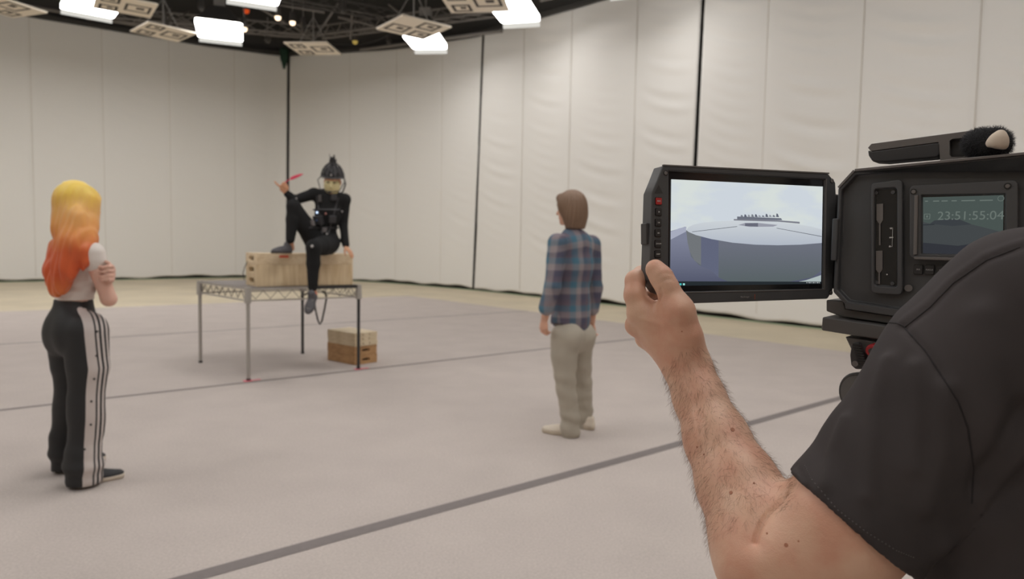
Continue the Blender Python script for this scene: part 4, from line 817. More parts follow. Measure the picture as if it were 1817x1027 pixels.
# ================================================================== the cinema camera in the foreground
m_cb = mat('camera_shell', (80, 80, 81), .5, bump=.08, bscale=1500); m_cb2 = mat('camera_dark', (60, 58, 58), .5); m_rim = mat('camera_rim', (116, 111, 108), .42, .1); m_gloss = mat('black_glass', (32, 32, 34), .15); m_prn = mat('white_print', (205, 203, 200), .6)
m_gm = mat('plate_grey', (96, 94, 92), .5, .1)
# monitor plane: measured corners of the lit picture, with their distances
MA = P(1191, 318, .790); MBp = P(1460, 331, .872); MC = P(1189, 507, .792)
mu = unit(MBp-MA); mn = unit(np.cross(mu, MC-MA)); mn = mn if mn @ (CAM-MA) > 0 else -mn; mv = unit(np.cross(mn, mu)); mv = mv if mv[2] > 0 else -mv
def MP(x, y, h=0.): return hitpl(x, y, MA+mn*h, mn)
# body plane
BAp = P(1490, 447, .862); bd = unit(A(.76, -.65, 0)); bup = unit(A(0, 0, 1)); bn_ = unit(np.cross(bd, bup)); bn_ = bn_ if bn_ @ (CAM-BAp) > 0 else -bn_
def BP(x, y, h=0.): return hitpl(x, y, BAp+bn_*h, bn_)
base_c = BP(1650, 560, -.06)
ccam = thing('cinema_camera', base_c, 'large black cinema camera with fold-out monitor, at right, held by the operator', 'camera')
# --- monitor
fr = [MP(*q) for q in ((1176, 294), (1470, 308.5), (1483, 324), (1484, 345), (1478, 516), (1469, 530), (1222, 538.5), (1168, 519), (1152, 497), (1157, 342), (1166, 320))]
glass = [MP(*q) for q in ((1187, 302), (1466, 318), (1463, 513), (1186, 519))]
mon = plate('monitor', m_cb, fr, -mn*.019, [(glass, -mn*.0034, .992)], ccam, .0016)
mb = MB(); inner = [MP(*q, -.019) for q in ((1190, 305), (1462, 320), (1465, 330), (1462, 512), (1455, 522), (1230, 530), (1185, 512), (1172, 490), (1176, 345))]; mb.prism(inner, -mn*.012); mb.build('monitor_back', m_cb2, mon, .002)
# thin raised rim round the glass
gl = [MP(*q, .0004) for q in ((1187, 302), (1466, 318), (1463, 513), (1186, 519))]; gc_ = sum(gl)/4; go = [gc_+(p-gc_)*1.012 for p in gl]
mb = MB()
for i in (1, 2): j = (i+1) % 4; mb.prism([gl[i], gl[j], go[j], go[i]], -mn*.0012)
mb.build('glass_rim', m_rim, mon)
mb = MB(); mb.bar(MP(1176, 293.2, -.001), MP(1470, 307.6, -.001), .0016, .003, mn); mb.build('top_edge_line', m_rim, mon)
mb = MB(); mb.prism([p-mn*.0030 for p in [gc_+(p-gc_)*.99 for p in gl]], -mn*.0003); mb.build('glass', m_gloss, mon)
# --- picture on the monitor: a virtual sky and a big round tower top (flat, on the screen)
sx0 = [MP(*q, -.0018) for q in ((1191, 318), (1460, 331), (1457, 503.5), (1189, 507))]
def SP(x, y, k): return MP(x, y, -.0018+.00007*k)
def sky_mat():
    m = emit_s('screen_sky', (206, 214, 216)); nt = m.node_tree; N = nt.nodes; L = nt.links; tc = N.new('ShaderNodeTexCoord'); e = [n for n in N if n.type == 'EMISSION'][0]
    n = N.new('ShaderNodeTexNoise'); n.inputs['Scale'].default_value = 18; n.inputs['Detail'].default_value = 3; mp_ = N.new('ShaderNodeMapping'); mp_.inputs['Scale'].default_value = (1, 1, 2.5); L.new(tc.outputs['Object'], mp_.inputs[0]); L.new(mp_.outputs[0], n.inputs['Vector'])
    r = N.new('ShaderNodeValToRGB'); L.new(n.outputs['Fac'], r.inputs[0]); r.color_ramp.elements[0].position = .4; r.color_ramp.elements[0].color = (*lin((203, 211, 219)), 1); r.color_ramp.elements[1].position = .6; r.color_ramp.elements[1].color = (*lin((212, 219, 216)), 1); L.new(r.outputs[0], e.inputs[0]); return m
def grad_mat(name, c0, c1, v0, v1, vec):
    """picture gradient on the lit screen along a direction"""
    m = emit_s(name, c0); nt = m.node_tree; N = nt.nodes; L = nt.links; tc = N.new('ShaderNodeTexCoord'); e = [n for n in N if n.type == 'EMISSION'][0]; d = N.new('ShaderNodeVectorMath'); d.operation = 'DOT_PRODUCT'; L.new(tc.outputs['Object'], d.inputs[0]); d.inputs[1].default_value = tuple(vec)
    mr = N.new('ShaderNodeMapRange'); mr.inputs['From Min'].default_value = v0; mr.inputs['From Max'].default_value = v1; L.new(d.outputs['Value'], mr.inputs['Value']); r = N.new('ShaderNodeValToRGB'); L.new(mr.outputs[0], r.inputs[0])
    r.color_ramp.elements[0].color = (*lin(c0), 1); r.color_ramp.elements[1].color = (*lin(c1), 1); L.new(r.outputs[0], e.inputs[0]); return m
mo = np.array(mon['_o'][:]); pv = lambda x, y, a: float((MP(x, y)-mo) @ a)
scr_v = []; scr_f = []; scr_m = []; mats_ = []
def lay(pts, m, k):
    n0 = len(scr_v); scr_v.extend([SP(x, y, k) for x, y in pts]); scr_f.append(tuple(range(n0, n0+len(pts))))
    if m not in mats_: mats_.append(m)
    scr_m.append(mats_.index(m))
lay([(1191, 318), (1460, 331), (1457, 503.5), (1189, 507)], sky_mat(), 0)
top_m = grad_mat('screen_top', (170, 178, 192), (200, 206, 211), pv(1300, 440, mv), pv(1300, 395, mv), mv)
dk_m = grad_mat('screen_wall', (88, 97, 100), (106, 110, 122), pv(1320, 500, mv), pv(1320, 435, mv), mv); dl_m = grad_mat('screen_wall_left', (84, 88, 108), (124, 128, 148), pv(1200, 500, mv), pv(1200, 425, mv), mv)
lay([(1190, 410), (1216, 402), (1218, 412), (1236, 425), (1300, 440), (1458, 434), (1457, 503.5), (1189, 507)], dl_m, 1)
lay([(1190, 411), (1205, 405), (1218, 402), (1217, 411), (1190, 425)], emit_s('screen_far', (166, 170, 188)), 2)
el_ = lambda a0, a1, n, cx=1340, cy=413.5, rx=123, ry=21.5: [(cx+rx*math.cos(math.radians(a0+(a1-a0)*i/n)), cy+ry*math.sin(math.radians(a0+(a1-a0)*i/n))*(1 if math.sin(math.radians(a0+(a1-a0)*i/n)) > 0 else .98)+ (cx-1340)*0) for i in range(n+1)]
arc = [(1217.5, 408), (1222, 402.5), (1232, 398), (1250, 394.5), (1275, 392.5), (1305, 391.5), (1340, 391.5), (1375, 393), (1410, 397), (1440, 402), (1458.5, 407), (1458.3, 431), (1420, 434), (1380, 435), (1340, 434), (1300, 430.5), (1262, 424), (1235, 417), (1222, 411.5)]
lay([(1217.5, 408), (1222, 411.5), (1235, 417), (1262, 424), (1300, 430.5), (1340, 434), (1380, 435), (1420, 434), (1458.3, 431), (1457.6, 480), (1440, 492), (1400, 500), (1350, 503), (1300, 503), (1275, 492), (1262, 480), (1240, 470), (1226, 455), (1220, 430)], dk_m, 2)
lay([(1217.5, 408), (1222, 411.5), (1235, 417), (1244, 419.5), (1244, 470), (1232, 462), (1224, 446), (1220, 430)], emit_s('screen_shade', (112, 116, 120)), 3)
lay([(1244, 419.5), (1262, 424), (1275, 426.5), (1275, 492), (1262, 480), (1244, 472)], emit_s('screen_shade2', (96, 101, 122)), 3)
lay(arc, top_m, 4)
lay([(1456.8, 488), (1430, 497), (1405, 502), (1456.6, 500)], emit_s('screen_pale', (170, 182, 182)), 4)
ln = emit_s('screen_line', (84, 88, 98)); lay([(1228, 410.8), (1308, 401.3), (1308, 402.2), (1228, 411.6)], ln, 5); lay([(1378, 404.2), (1458, 419), (1458, 420), (1378, 405)], ln, 5)
lay([(1310, 399), (1322, 395.5), (1345, 395.5), (1380, 399), (1372, 402), (1330, 402.5)], emit_s('screen_mid', (150, 152, 164)), 5)
lay([(1322, 396), (1345, 395.5), (1345, 402), (1322, 401)], emit_s('screen_block', (104, 106, 120)), 6)
lay([(1302, 388.5), (1380, 390.5), (1419, 393.5), (1419, 396.8), (1380, 393.2), (1302, 391)], emit_s('screen_slab', (124, 126, 136)), 5)
lay([(1308, 384), (1386, 387), (1388, 390.5), (1308, 389)], emit_s('screen_slab2', (108, 112, 124)), 6)
rq = random.Random(3)
for i in range(11):
    x = 1314+i*6.3; h = 2.5+rq.random()*3.5; lay([(x, 384.8), (x+.8, 384.5-h), (x+3.2, 384.2-h*.8), (x+5.4, 385.2)], emit_s('screen_roof%d' % (i % 3), ((120, 124, 134), (96, 100, 114), (146, 150, 158))[i % 3]), 7)
lay([(1189.2, 499), (1457, 499.6), (1457, 503.5), (1189, 507)], emit_s('screen_bar', (38, 44, 48)), 6)
for i, (x, c) in enumerate(((1201.5, (210, 215, 215)), (1207.5, (70, 190, 190)), (1213.5, (150, 220, 215)))): lay([(x-1.8, 502.6), (x+1.8, 502.6), (x+1.8, 506), (x-1.8, 506)], emit_s('screen_icon%d' % i, c), 7)
for i in range(7): x = 1431+i*3.6; lay([(x, 500.6), (x+1.6+(i % 2), 500.6), (x+1.6+(i % 2), 502.2), (x, 502.2)], emit_s('screen_tray', (170, 175, 178)), 7)
so_ = link_mesh('screen', scr_v, scr_f, None, mon, mats=mats_, fmat=scr_m); so_['label'] = 'bright screen picture of a pale sky over a round blue-grey tower top'
# buttons
def mbutton(x, y, w, m, txt, lab, par=None, PL=None, ux=None, uy=None, n=None, size=.0022, h=.0014, hh=None):
    PL = PL or MP; ux = mu if ux is None else ux; uy = mv if uy is None else uy; n = mn if n is None else n; c = PL(x, y, 0); hh = hh or w
    mb = MB(); mb.prism(rounded(c, ux, uy, w+.0014, hh+.0014, .0014), n*.0003); mb.build('button_well', m_gloss, par or mon)
    mb = MB(); mb.prism([p+n*.0003 for p in rounded(c, ux, uy, w, hh, .0012)], n*h); o = mb.build('button', m, par or mon, .0003); o['label'] = lab
    if txt: text('button_print', txt, c+n*(h+.0004), ux, uy, size, m_prn, par or mon)
    return c+n*(h+.0004)
m_btn = mat('button_dark', (52, 50, 50), .5); m_rbtn = mat('button_red', (186, 48, 46), .5)
mbutton(1168, 357, .0076, m_rbtn, 'REC', 'red record button', size=.0027)
def glyph(c, shapes, name='button_print'):
    mb = MB()
    for s_ in shapes: mb.prism([c+mu*a*.001+mv*b*.001 for a, b in s_], mn*.0001)
    mb.build(name, m_prn, mon)
c = mbutton(1168, 376, .0074, m_btn, None, 'play button'); glyph(c, [[(-.8, -1.1), (-.8, 1.1), (1.1, 0)]])
c = mbutton(1167.5, 395, .0074, m_btn, None, 'skip back button'); glyph(c, [[(-1.3, -1), (-1.3, 1), (-.9, 1), (-.9, -1)], [(1.1, -1), (1.1, 1), (-.7, 0)]])
c = mbutton(1167, 413.5, .0074, m_btn, None, 'skip forward button'); glyph(c, [[(-1.1, -1), (-1.1, 1), (.7, 0)], [(.9, -1), (.9, 1), (1.3, 1), (1.3, -1)]])
mbutton(1167, 432.5, .0074, m_btn, 'ZOOM', 'zoom button', size=.0023); mbutton(1166.5, 451, .0074, m_btn, 'DISP', 'display button', size=.0024); mbutton(1166, 469, .0074, m_btn, None, 'lower button by the thumb')
for x, y in ((1181, 307), (1476, 321), (1474, 519)):
    c = MP(x, y); mb = MB(); mb.tube([c-mn*.0005, c+mn*.0005], .0030, 14); mb.build('screw', m_gloss, mon); mb = MB(); mb.tube([c+mn*.0004, c+mn*.0009], [.0024, .0019], 14); mb.build('screw_head', m_rim, mon)
text('maker_print', 'Blackmagic', MP(1322, 526.5, .0003), mu, mv, .0030, mat('print_dim', (150, 148, 146), .6), mon); text('maker_print', 'design', MP(1336, 526.8, .0003), mu, mv, .0023, mat('print_dim2', (96, 92, 90), .6), mon)
mb = MB(); mb.prism([MP(x, y, .0002) for x, y in ((1338.8, 522), (1339.8, 522), (1339.8, 531), (1338.8, 531))], mn*.0002); mb.build('maker_mark', mat('orange_mark', (170, 84, 52), .5), mon)
mb = MB(); mb.prism([MP(1161, 343), MP(1176, 343), MP(1168.5, 328)], mn*.0003); mb.build('inset_triangle', m_cb2, mon)
mb = MB(); mb.box(MP(1147, 415, -.010)-mu*.001, mu*.003, mv*.012, mn*.006); mb.build('side_latch', m_cb2, mon, .001)
# hinge between monitor and body
mb = MB(); hx = (MP(1480, 420, -.012)+BP(1494, 420, -.006))/2; mb.bar(MP(1478, 345, -.012), MP(1474, 512, -.012), .013, .013, mn); mb.build('hinge', m_cb2, ccam, .003)
mb = MB(); mb.box(BP(1482, 425, .004), bd*.0035, bup*.026, bn_*.004); mb.build('hinge_pad', m_cb, ccam, .0015)
# --- body shell
bo = [BP(*q) for q in ((1515, 303.5), (1880, 268), (1900, 300), (1900, 590), (1860, 600), (1500, 541), (1478, 518), (1484, 400), (1487, 334))]
lip = [BP(*q) for q in ((1519, 309.5), (1876, 276), (1892, 303), (1892, 582), (1858, 590), (1505, 534), (1486, 514), (1491, 400), (1493, 338))]
body = plate('camera_body', m_cb, bo, -bn_*.13, [(lip, -bn_*.010, .998)], ccam, .0022)
mb = MB(); mb.bar(BP(1517, 302, .0006), BP(1880, 266.5, .0006), .003, .004, bn_); mb.bar(BP(1488, 333, .0006), BP(1516, 302.5, .0006), .003, .003, bn_); mb.build('top_rim', m_rim, body, .0005)
def BQ(x, y, h=0.): return BP(x, y, -.010+h)
# card slot well
def frame(name, out, inn, h0, h1, m, par, depth=.004, bev=.0012):
    o = [BP(*q, h0) for q in out]; i_ = [BP(*q, h0) for q in inn]
    return plate(name, m, o, -bn_*(h0-h1), [(i_, -bn_*depth, .97)], par, bev)
def rr(x0, y0, x1, y1, r, sk=0., sk2=0.):
    """rounded quad in picture columns; sk tilts the top edge, sk2 the bottom edge"""
    out = []
    for cx, cy, a0, s_ in ((x1-r, y0+r+sk, -90, 1), (x1-r, y1-r+sk2, 0, 1), (x0+r, y1-r, 90, 1), (x0+r, y0+r, 180, 1)):
        for k in range(4): t = math.radians(a0+30*k); out.append((cx+r*math.cos(t), cy+r*math.sin(t)))
    return out
slot = frame('card_slot_frame', rr(1545, 324, 1601, 520, 8, -5, 3), rr(1551, 334, 1592, 508, 6, -2, 2), -.001, -.0095, m_cb, body, .006)
mb = MB(); mb.prism([BP(x, y, -.0065) for x, y in rr(1552, 336, 1591, 507, 5, -2, 2)], -bn_*.0005); mb.build('slot_floor', m_gloss, slot)
for pts in ([(1555, 362), (1567, 361), (1567, 390), (1562, 398), (1560.5, 398), (1555, 390)], [(1559.5, 398), (1562.5, 398), (1562.5, 435), (1559.5, 435)], [(1554, 445), (1566, 444.5), (1566, 478), (1561, 485), (1559.5, 485), (1554, 478)], [(1558.5, 485), (1561.5, 485), (1561.5, 504), (1558.5, 504)]):
    mb = MB(); mb.prism([BP(x, y, -.0045) for x, y in pts], -bn_*.0015); mb.build('slot_lever', m_rim, slot, .0002)
for x, y in ((1555, 342), (1585, 341), (1556, 501), (1584, 503)):
    c = BP(x, y, -.006); mb = MB(); mb.tube([c, c+bn_*.0014], [.0026, .0022], 12); mb.build('screw', m_cb, slot)
mb = MB(); w1 = .0004
def pl_line(mb, pts, h, n, w=.0004):
    for a, b in zip(pts[:-1], pts[1:]): mb.bar(BP(*a, h), BP(*b, h), w, .0002, n)
pl_line(mb, [(1578, 404.5), (1584, 404), (1583, 437.5), (1577, 438)], -.0055, bn_); pl_line(mb, [(1578, 421.5), (1585, 421)], -.0055, bn_, .0014)
for x, y in ((1581, 405), (1579, 437)): mb.tube([BP(x, y, -.0058), BP(x, y, -.0052)], .0011, 10)
mb.build('slot_print', m_prn, slot)
MB().ball(BP(1574, 487, -.0055), .0009).build('status_light', mat('dot_white', (225, 220, 215), .5), slot)
# small side display
lcdf = frame('display_frame', rr(1614, 329, 1806, 458, 9, -9, 8), rr(1634, 345, 1785, 451, 2, -2, 3), -.0005, -.0095, m_cb, body, .005)
mb = MB(); edge = [(1619.5, 333.5), (1797, 324.8)]
mb.bar(BP(1622, 457.5, .0002), BP(1795, 463, .0002), .0035, .003, bn_); mb.bar(BP(1626, 346, .0002), BP(1624, 452, .0002), .004, .003, bn_); mb.build('display_rim', m_rim, lcdf, .0008)
mb = MB(); mb.prism([BP(x, y, -.0054) for x, y in ((1636, 347), (1784, 345), (1783, 456), (1632, 450))], -bn_*.0004); mb.build('display_glass', m_gloss, lcdf)
lv = []; lf = []; lm_ = []; lms = []
def lay2(pts, m, k):
    n0 = len(lv); lv.extend([BP(x, y, -.0052+.00008*k) for x, y in pts]); lf.append(tuple(range(n0, n0+len(pts))))
    if m not in lms: lms.append(m)
    lm_.append(lms.index(m))
lay2([(1637, 350), (1781, 346), (1779, 455), (1633, 449)], emit_s('display_sky', (72, 82, 79)), 0)
lay2([(1636, 393), (1655, 398), (1700, 388), (1724, 398), (1780, 412), (1779, 455), (1633, 449)], emit_s('display_ground', (66, 70, 72)), 1)
lay2([(1634, 430), (1700, 436), (1779, 424), (1779, 455), (1633, 449)], emit_s('display_low', (50, 52, 58)), 2)
lay2([(1650, 397), (1658, 391), (1700, 388), (1724, 398), (1690, 401)], emit_s('display_slab', (58, 62, 66)), 2)
lay2([(1636, 398), (1658, 397), (1658, 399), (1636, 400)], emit_s('display_line', (50, 54, 58)), 3)
dsp = link_mesh('display_picture', lv, lf, None, lcdf, mats=lms, fmat=lm_); dsp['label'] = 'dim side display showing the timecode'
mt = emit_s('display_digits', (102, 112, 107))
text('timecode_print', '23:51:55:04', BP(1721, 383, -.0046), bd, bup, .0136, mt, lcdf, .0002)
mb = MB(); c = BP(1645, 384, -.0046)
for sx, sy, a, b in ((0, 1, .0028, .0003), (0, -1, .0028, .0003), (1, 0, .0003, .0028), (-1, 0, .0003, .0028)): mb.box(c+bd*sx*.0028+bup*sy*.0028, bd*a, bup*b, bn_*.0001)
mb.box(c, bd*.0008, bup*.0011, bn_*.0001); mb.build('display_icon', mt, lcdf)
mb = MB()
for x, w in ((1644, .003), (1661, .006), (1676, .006), (1693, .005), (1718, .013), (1750, .012)): mb.box(BP(x, 357-(x-1640)*.015, -.0046), bd*w*.5, bup*.0006, bn_*.0001)
ct = BP(1776, 352, -.0046); mb.tube([ct+bd*.0028*math.cos(t)+bup*.0028*math.sin(t) for t in np.linspace(0, 2*math.pi, 14)], .0003, 4); mb.build('display_header', mt, lcdf)
for x, y in ((1621, 340), (1788, 330)):
    c = BP(x, y, .0); mb = MB(); mb.tube([c-bn_*.001, c+bn_*.0004], .0034, 14); mb.build('screw', m_gloss, lcdf); mb = MB(); mb.tube([c, c+bn_*.0010], [.0026, .002], 12); mb.build('screw_head', m_rim, lcdf)
for x, t_, lb in ((1630, 'IRIS', 'iris button'), (1650, 'FOCUS', 'focus button'), (1671, 'HFR', 'third body button')):
    mbutton(x, 478+(x-1630)*.03, .0088, m_btn, t_, lb, body, lambda a, b, h=0: BP(a, b, -.0085), bd, bup, bn_, .0024, .002, .0105)
mb = MB(); mb.tube([BP(1612, 511, -.009), BP(1612, 511, -.005)], .0042, 14); mb.build('jack_ring', m_rim, body)
# bottom lip of the body
mb = MB(); mb.prism([BP(x, y, .002) for x, y in ((1498, 536), (1600, 549), (1880, 594), (1880, 606), (1600, 563), (1500, 548))], -bn_*.02); mb.build('bottom_lip', m_cb, body, .001)
mb = MB(); mb.prism([BP(x, y, -.006) for x, y in ((1466, 532), (1496, 534), (1500, 548), (1880, 606), (1880, 618), (1494, 562), (1466, 552))], -bn_*.10); mb.build('base_block', m_gm, body, .0015)
# --- handle
hp_ = [BP(x, y, -.05) for x, y in ((1540, 262), (1546, 255), (1742, 229), (1768, 247), (1778, 279), (1668, 288), (1667.5, 276), (1665, 252), (1545, 268))]
hole = [BP(x, y, -.05) for x, y in ((1685, 250), (1690, 246.5), (1711, 244.5), (1719, 268), (1716, 274), (1708, 278), (1688, 278.5), (1685, 274))]
hd_ = thing('dummy', (0, 0, 0), '', '') if False else None
def plate_thru(name, m, outer, ext, hole, parent, bevel):
    bm = bmesh.new(); L = []
    for off in (0, 1):
        ro = [bm.verts.new(p+ext*off) for p in outer]; ri = [bm.verts.new(p+ext*off) for p in hole]; ed = [bm.edges.new((r[i], r[(i+1) % len(r)])) for r in (ro, ri) for i in range(len(r))]
        bmesh.ops.triangle_fill(bm, use_beauty=True, edges=ed); L.append((ro, ri))
    for k in (0, 1):
        a, b = L[0][k], L[1][k]; n = len(a)
        for i in range(n): bm.faces.new((a[i], a[(i+1) % n], b[(i+1) % n], b[i]))
    bmesh.ops.recalc_face_normals(bm, faces=bm.faces); bmesh.ops.dissolve_limit(bm, angle_limit=.01, verts=bm.verts, edges=bm.edges)
    base = np.array(parent['_o'][:])
    for v in bm.verts: v.co -= Vector(base)
    me = bpy.data.meshes.new(name); bm.to_mesh(me); bm.free(); me.materials.append(m); o = bpy.data.objects.new(name, me); COL.objects.link(o); o.parent = parent; o['_o'] = [float(x) for x in base]
    md = o.modifiers.new('bevel', 'BEVEL'); md.width = bevel; md.segments = 2; md.limit_method = 'ANGLE'
    for p in me.polygons: p.use_smooth = True
    o.modifiers.new('wn', 'WEIGHTED_NORMAL'); return o
m_hd = mat('handle_metal', (116, 111, 108), .45, .15)
handle = plate_thru('handle', m_hd, hp_, -bn_*.028, hole, ccam, .0012)
mb = MB(); mb.prism([BP(x, y, -.049) for x, y in ((1539.5, 266), (1546, 268.5), (1664, 252.5), (1667, 256), (1667, 274), (1662, 279), (1570, 287.5), (1548, 286.5), (1541, 276))], -bn_*.030); mb.build('handle_grip', mat('grip_rubber', (62, 60, 60), .7), handle, .003)
mb = MB(); mb.box(BP(1700, 266, -.064), bd*.010, bup*.014, bn_*.004); mb.build('handle_mount', m_cb2, handle, .002)
# --- furry microphone with a pale foam cap
mc = BP(1757, 255, -.03); mdir = unit(bd*.92-bn_*.35-bup*.12); S = SDF(mc-.09, mc+.09, .0025)
S.cone(mc-mdir*.012-bn_*.006, mc+mdir*.004+bn_*.004, .0165, .0175, .01); mic = thing('microphone', mc-A(0, 0, .025), 'microphone in a black furry windscreen with a cream foam tip, on the camera top', 'microphone')
fur = S.build('windscreen', mat('fur_base', (28, 28, 30), .95), mic, lambda v: wrn(v, 300, .0008, 2))
fv = np.array([v.co[:] for v in fur.data.vertices]); fn_ = np.array([v.normal[:] for v in fur.data.vertices]); mb = MB(); rz = np.random.RandomState(5)
def hairs(vs, ns, cnt, L0, L1, r, droop, rng, frizz=.5):
    V_ = []; F_ = []; n = 0; idx = rng.choice(len(vs), cnt)
    for i in idx:
        p = vs[i]; d = unit(ns[i]+rng.randn(3)*frizz*.5+droop); L = L0+(L1-L0)*rng.rand(); q = p+d*L*.5; d2 = unit(d+rng.randn(3)*frizz*.4+droop*.7); t = q+d2*L*.5
        s = unit(np.cross(d, rng.randn(3))); u_ = np.cross(d, s)
        for c_, rr_ in ((p-d*.0005, r), (q, r*.8)):
            for k in range(3): a = k*2.0944; V_.append(c_+rr_*(math.cos(a)*s+math.sin(a)*u_))
        V_.append(t)
        for k in range(3): k2 = (k+1) % 3; F_.append((n+k, n+k2, n+3+k2)); F_.append((n+k, n+3+k2, n+3+k)); F_.append((n+3+k, n+3+k2, n+6))
        n += 7
    return np.array(V_), np.array(F_)
hv, hf = hairs(fv+np.array(fur['_o'][:]), fn_, 3600, .002, .005, .00016, A(0, 0, -.15), rz, .9)
tag(link_mesh('fur', hv, hf, mat('fur_hair', (58, 58, 62), .8), mic), 'long dark fur strands', kind='stuff')
S = SDF(mc-.1, mc+.1, .0015); cc_ = BP(1772, 249, .0); cax = unit(bup*.95+bd*.25); S.ell(cc_-cax*.001, (.0098, .0098, .0105), None, .003); S.cone(cc_, cc_+cax*.007, .0080, .0045, .004); S.cone(cc_-cax*.0075, cc_-cax*.0055, .0095, .0108, .002); 
S.cut(cc_-cax*.0085, -cax); S.build('foam_tip', mat('cream_foam', (205, 190, 172), .9, bump=.3, bscale=500), mic, lambda v: wrn(v, 200, .0004, 9), 1)
mb = MB(); mb.tube([mc-bup*.014, mc-bup*.050+mdir*.01], .006, 10); mb.build('mic_mount', m_cb2, mic)
# --- base plate, tripod head and column
TP_ = lambda x, y, h=0.: BP(x, y, -.02+h)
pc = TP_(1640, 610, -.05); trp = thing('tripod_head', A(pc[0]+.085, pc[1]+.05, .0125), 'grey tripod head with red knob and round drum below the cinema camera', 'tripod')
mb = MB(); mb.prism([BP(x, y, .010) for x, y in ((1459, 562), (1880, 622), (1880, 652), (1580, 606), (1457, 586))], -bn_*.09); mb.build('camera_plate', m_gm, trp, .002)
mb = MB(); mb.prism([BP(x, y, .004) for x, y in ((1499, 597), (1800, 642), (1800, 700), (1532, 660), (1509, 618))], -bn_*.08); mb.build('head_block', mat('head_grey', (96, 93, 90), .45, .15), trp, .002)
lv_ = [TP_(x, y, .042) for x, y in ((1511, 611), (1517, 607), (1524, 608), (1535, 640), (1538, 650), (1530, 655), (1518, 655), (1510, 648), (1508, 630))]
mb = MB(); mb.prism(lv_, -bn_*.012); lev = mb.build('clamp_lever', m_cb2, trp, .0015)
mb = MB()
for k in range(9): t = k/8; p = TP_(1520+t*11, 611+t*37, .0425); mb.box(p, bd*.0045, bup*.0008, bn_*.0008)
mb.build('lever_rib', m_gloss, lev)
c = TP_(1517.5, 645, .0425); mb = MB(); mb.tube([c-bn_*.001, c+bn_*.001], .0035, 14); mb.build('lever_pivot', m_rim, lev)
c = TP_(1548, 622, .040); mb = MB(); mb.tube([c-bn_*.03, c], .0078, 18); mb.tube([c, c+bn_*.004], [.0078, .0062], 18); kn_ = mb.build('red_knob', mat('knob_red', (168, 38, 44), .4), trp, .0006); kn_['label'] = 'red locking knob'
mb = MB(); mb.tube([c+bn_*.0042, c+bn_*.0046], .0035, 14); mb.build('knob_hole', m_cb2, kn_)
c = TP_(1532, 661, .03); mb = MB(); mb.tube([c-bd*.001, c+bd*.02], .003, 12); mb.build('red_pin', MATS['knob_red'], trp)
c = TP_(1521, 698, .030); dv = unit(bn_*.93-bd*.30); mb = MB(); mb.tube([c-dv*.05, c-dv*.002, c], [.0255, .0255, .0242], 36); dr = mb.build('drum', m_cb2, trp, .001); mb = MB(); mb.tube([c+dv*.0001, c+dv*.0006], .0215, 36); mb.build('drum_face', m_gm, dr)
mb = MB(); mb.tube([c-dv*.02+bup*.02, TP_(1560, 655, .0)], .007, 8); mb.build('drum_arm', m_gm, trp)
bx, by = pc[0]+.085, pc[1]+.05
mb = MB(); mb.tube([A(bx, by, pc[2]-.03), A(bx, by, pc[2]-.16)], [.05, .04], 24); mb.tube([A(bx, by, pc[2]-.16), A(bx, by, .10)], .035, 20); mb.build('column', m_cb2, trp)
mb = MB(); mb.tube([A(bx, by, .0125), A(bx, by, .10)], [.16, .06], 28); mb.build('column_foot', m_cb2, trp)
# ================================================================== the camera operator
op = thing('person', (0.58, .46, .0125), 'camera operator in a charcoal t-shirt at right, left hand gripping the fold-out monitor', 'person')
D = lambda x, y, d: P(x, y, d)
fo = unit((.45, .89, 0)); lo_ = unit((-.89, .45, 0)); Z_ = A(0, 0, 1)
sh_L = D(1738, 665, .600)
tors = A(sh_L[0]+.19*.89, sh_L[1]-.19*.45, 0)                       # spine line
zs = sh_L[2]
sh_R = A(tors[0]+.185*.89, tors[1]-.185*.45, zs)
pel = A(tors[0]+.01, tors[1]-.02, zs-.47)
elR = sh_R+A(.05, -.02, -.29); wrR = elR+A(-.07, .20, .06)
fine = (D(1080, 400, .9)[0]-.02, D(1080, 400, .7)[1])
ax_ = []
lo3 = A(D(1095, 560, .80)[0], .28, .012); hi3 = A(sh_R[0]+.16, .95, zs+.44)
def axis(lo, hi, f0, f1, fine_, coarse):
    a = list(np.arange(f0, f1, fine_)); x = f0; st_ = fine_; pre = []
    while x > lo: st_ = min(coarse, st_*1.15); x -= st_; pre.append(x)
    x = a[-1]; st_ = fine_; post = []
    while x < hi: st_ = min(coarse, st_*1.15); x += st_; post.append(x)
    return np.array(pre[::-1]+a+post)
fx0 = lo3[0]; fx1 = D(1640, 950, .62)[0]; fz0 = D(1400, 1040, .60)[2]-.03; fz1 = D(1160, 455, .78)[2]+.01
axs = [axis(lo3[0], hi3[0], fx0, fx1, .0021, .012), axis(lo3[1], hi3[1], .56, .89, .0024, .012), axis(lo3[2], hi3[2], fz0, fz1, .0021, .014)]
S = SDF(None, None, None, axs)
# forearm and upper arm
W0 = D(1221, 655, .768)
S.chain([(D(1208, 612, .775), .0215), (W0, .0238), (D(1240, 705, .752), .0265), (D(1272, 780, .722), .0325), (D(1308, 858, .690), .0385), (D(1342, 940, .655), .0415), (D(1362, 1000, .632), .0430)], .012)
S.chain([(D(1362, 1000, .632), .0425), (D(1420, 985, .625), .0500), (D(1500, 930, .612), .0540), (D(1560, 865, .608), .0520), (D(1620, 790, .605), .046), (sh_L, .046)], .012)
S.cone(D(1372, 905, .66), D(1345, 985, .64), .018, .026, .03)
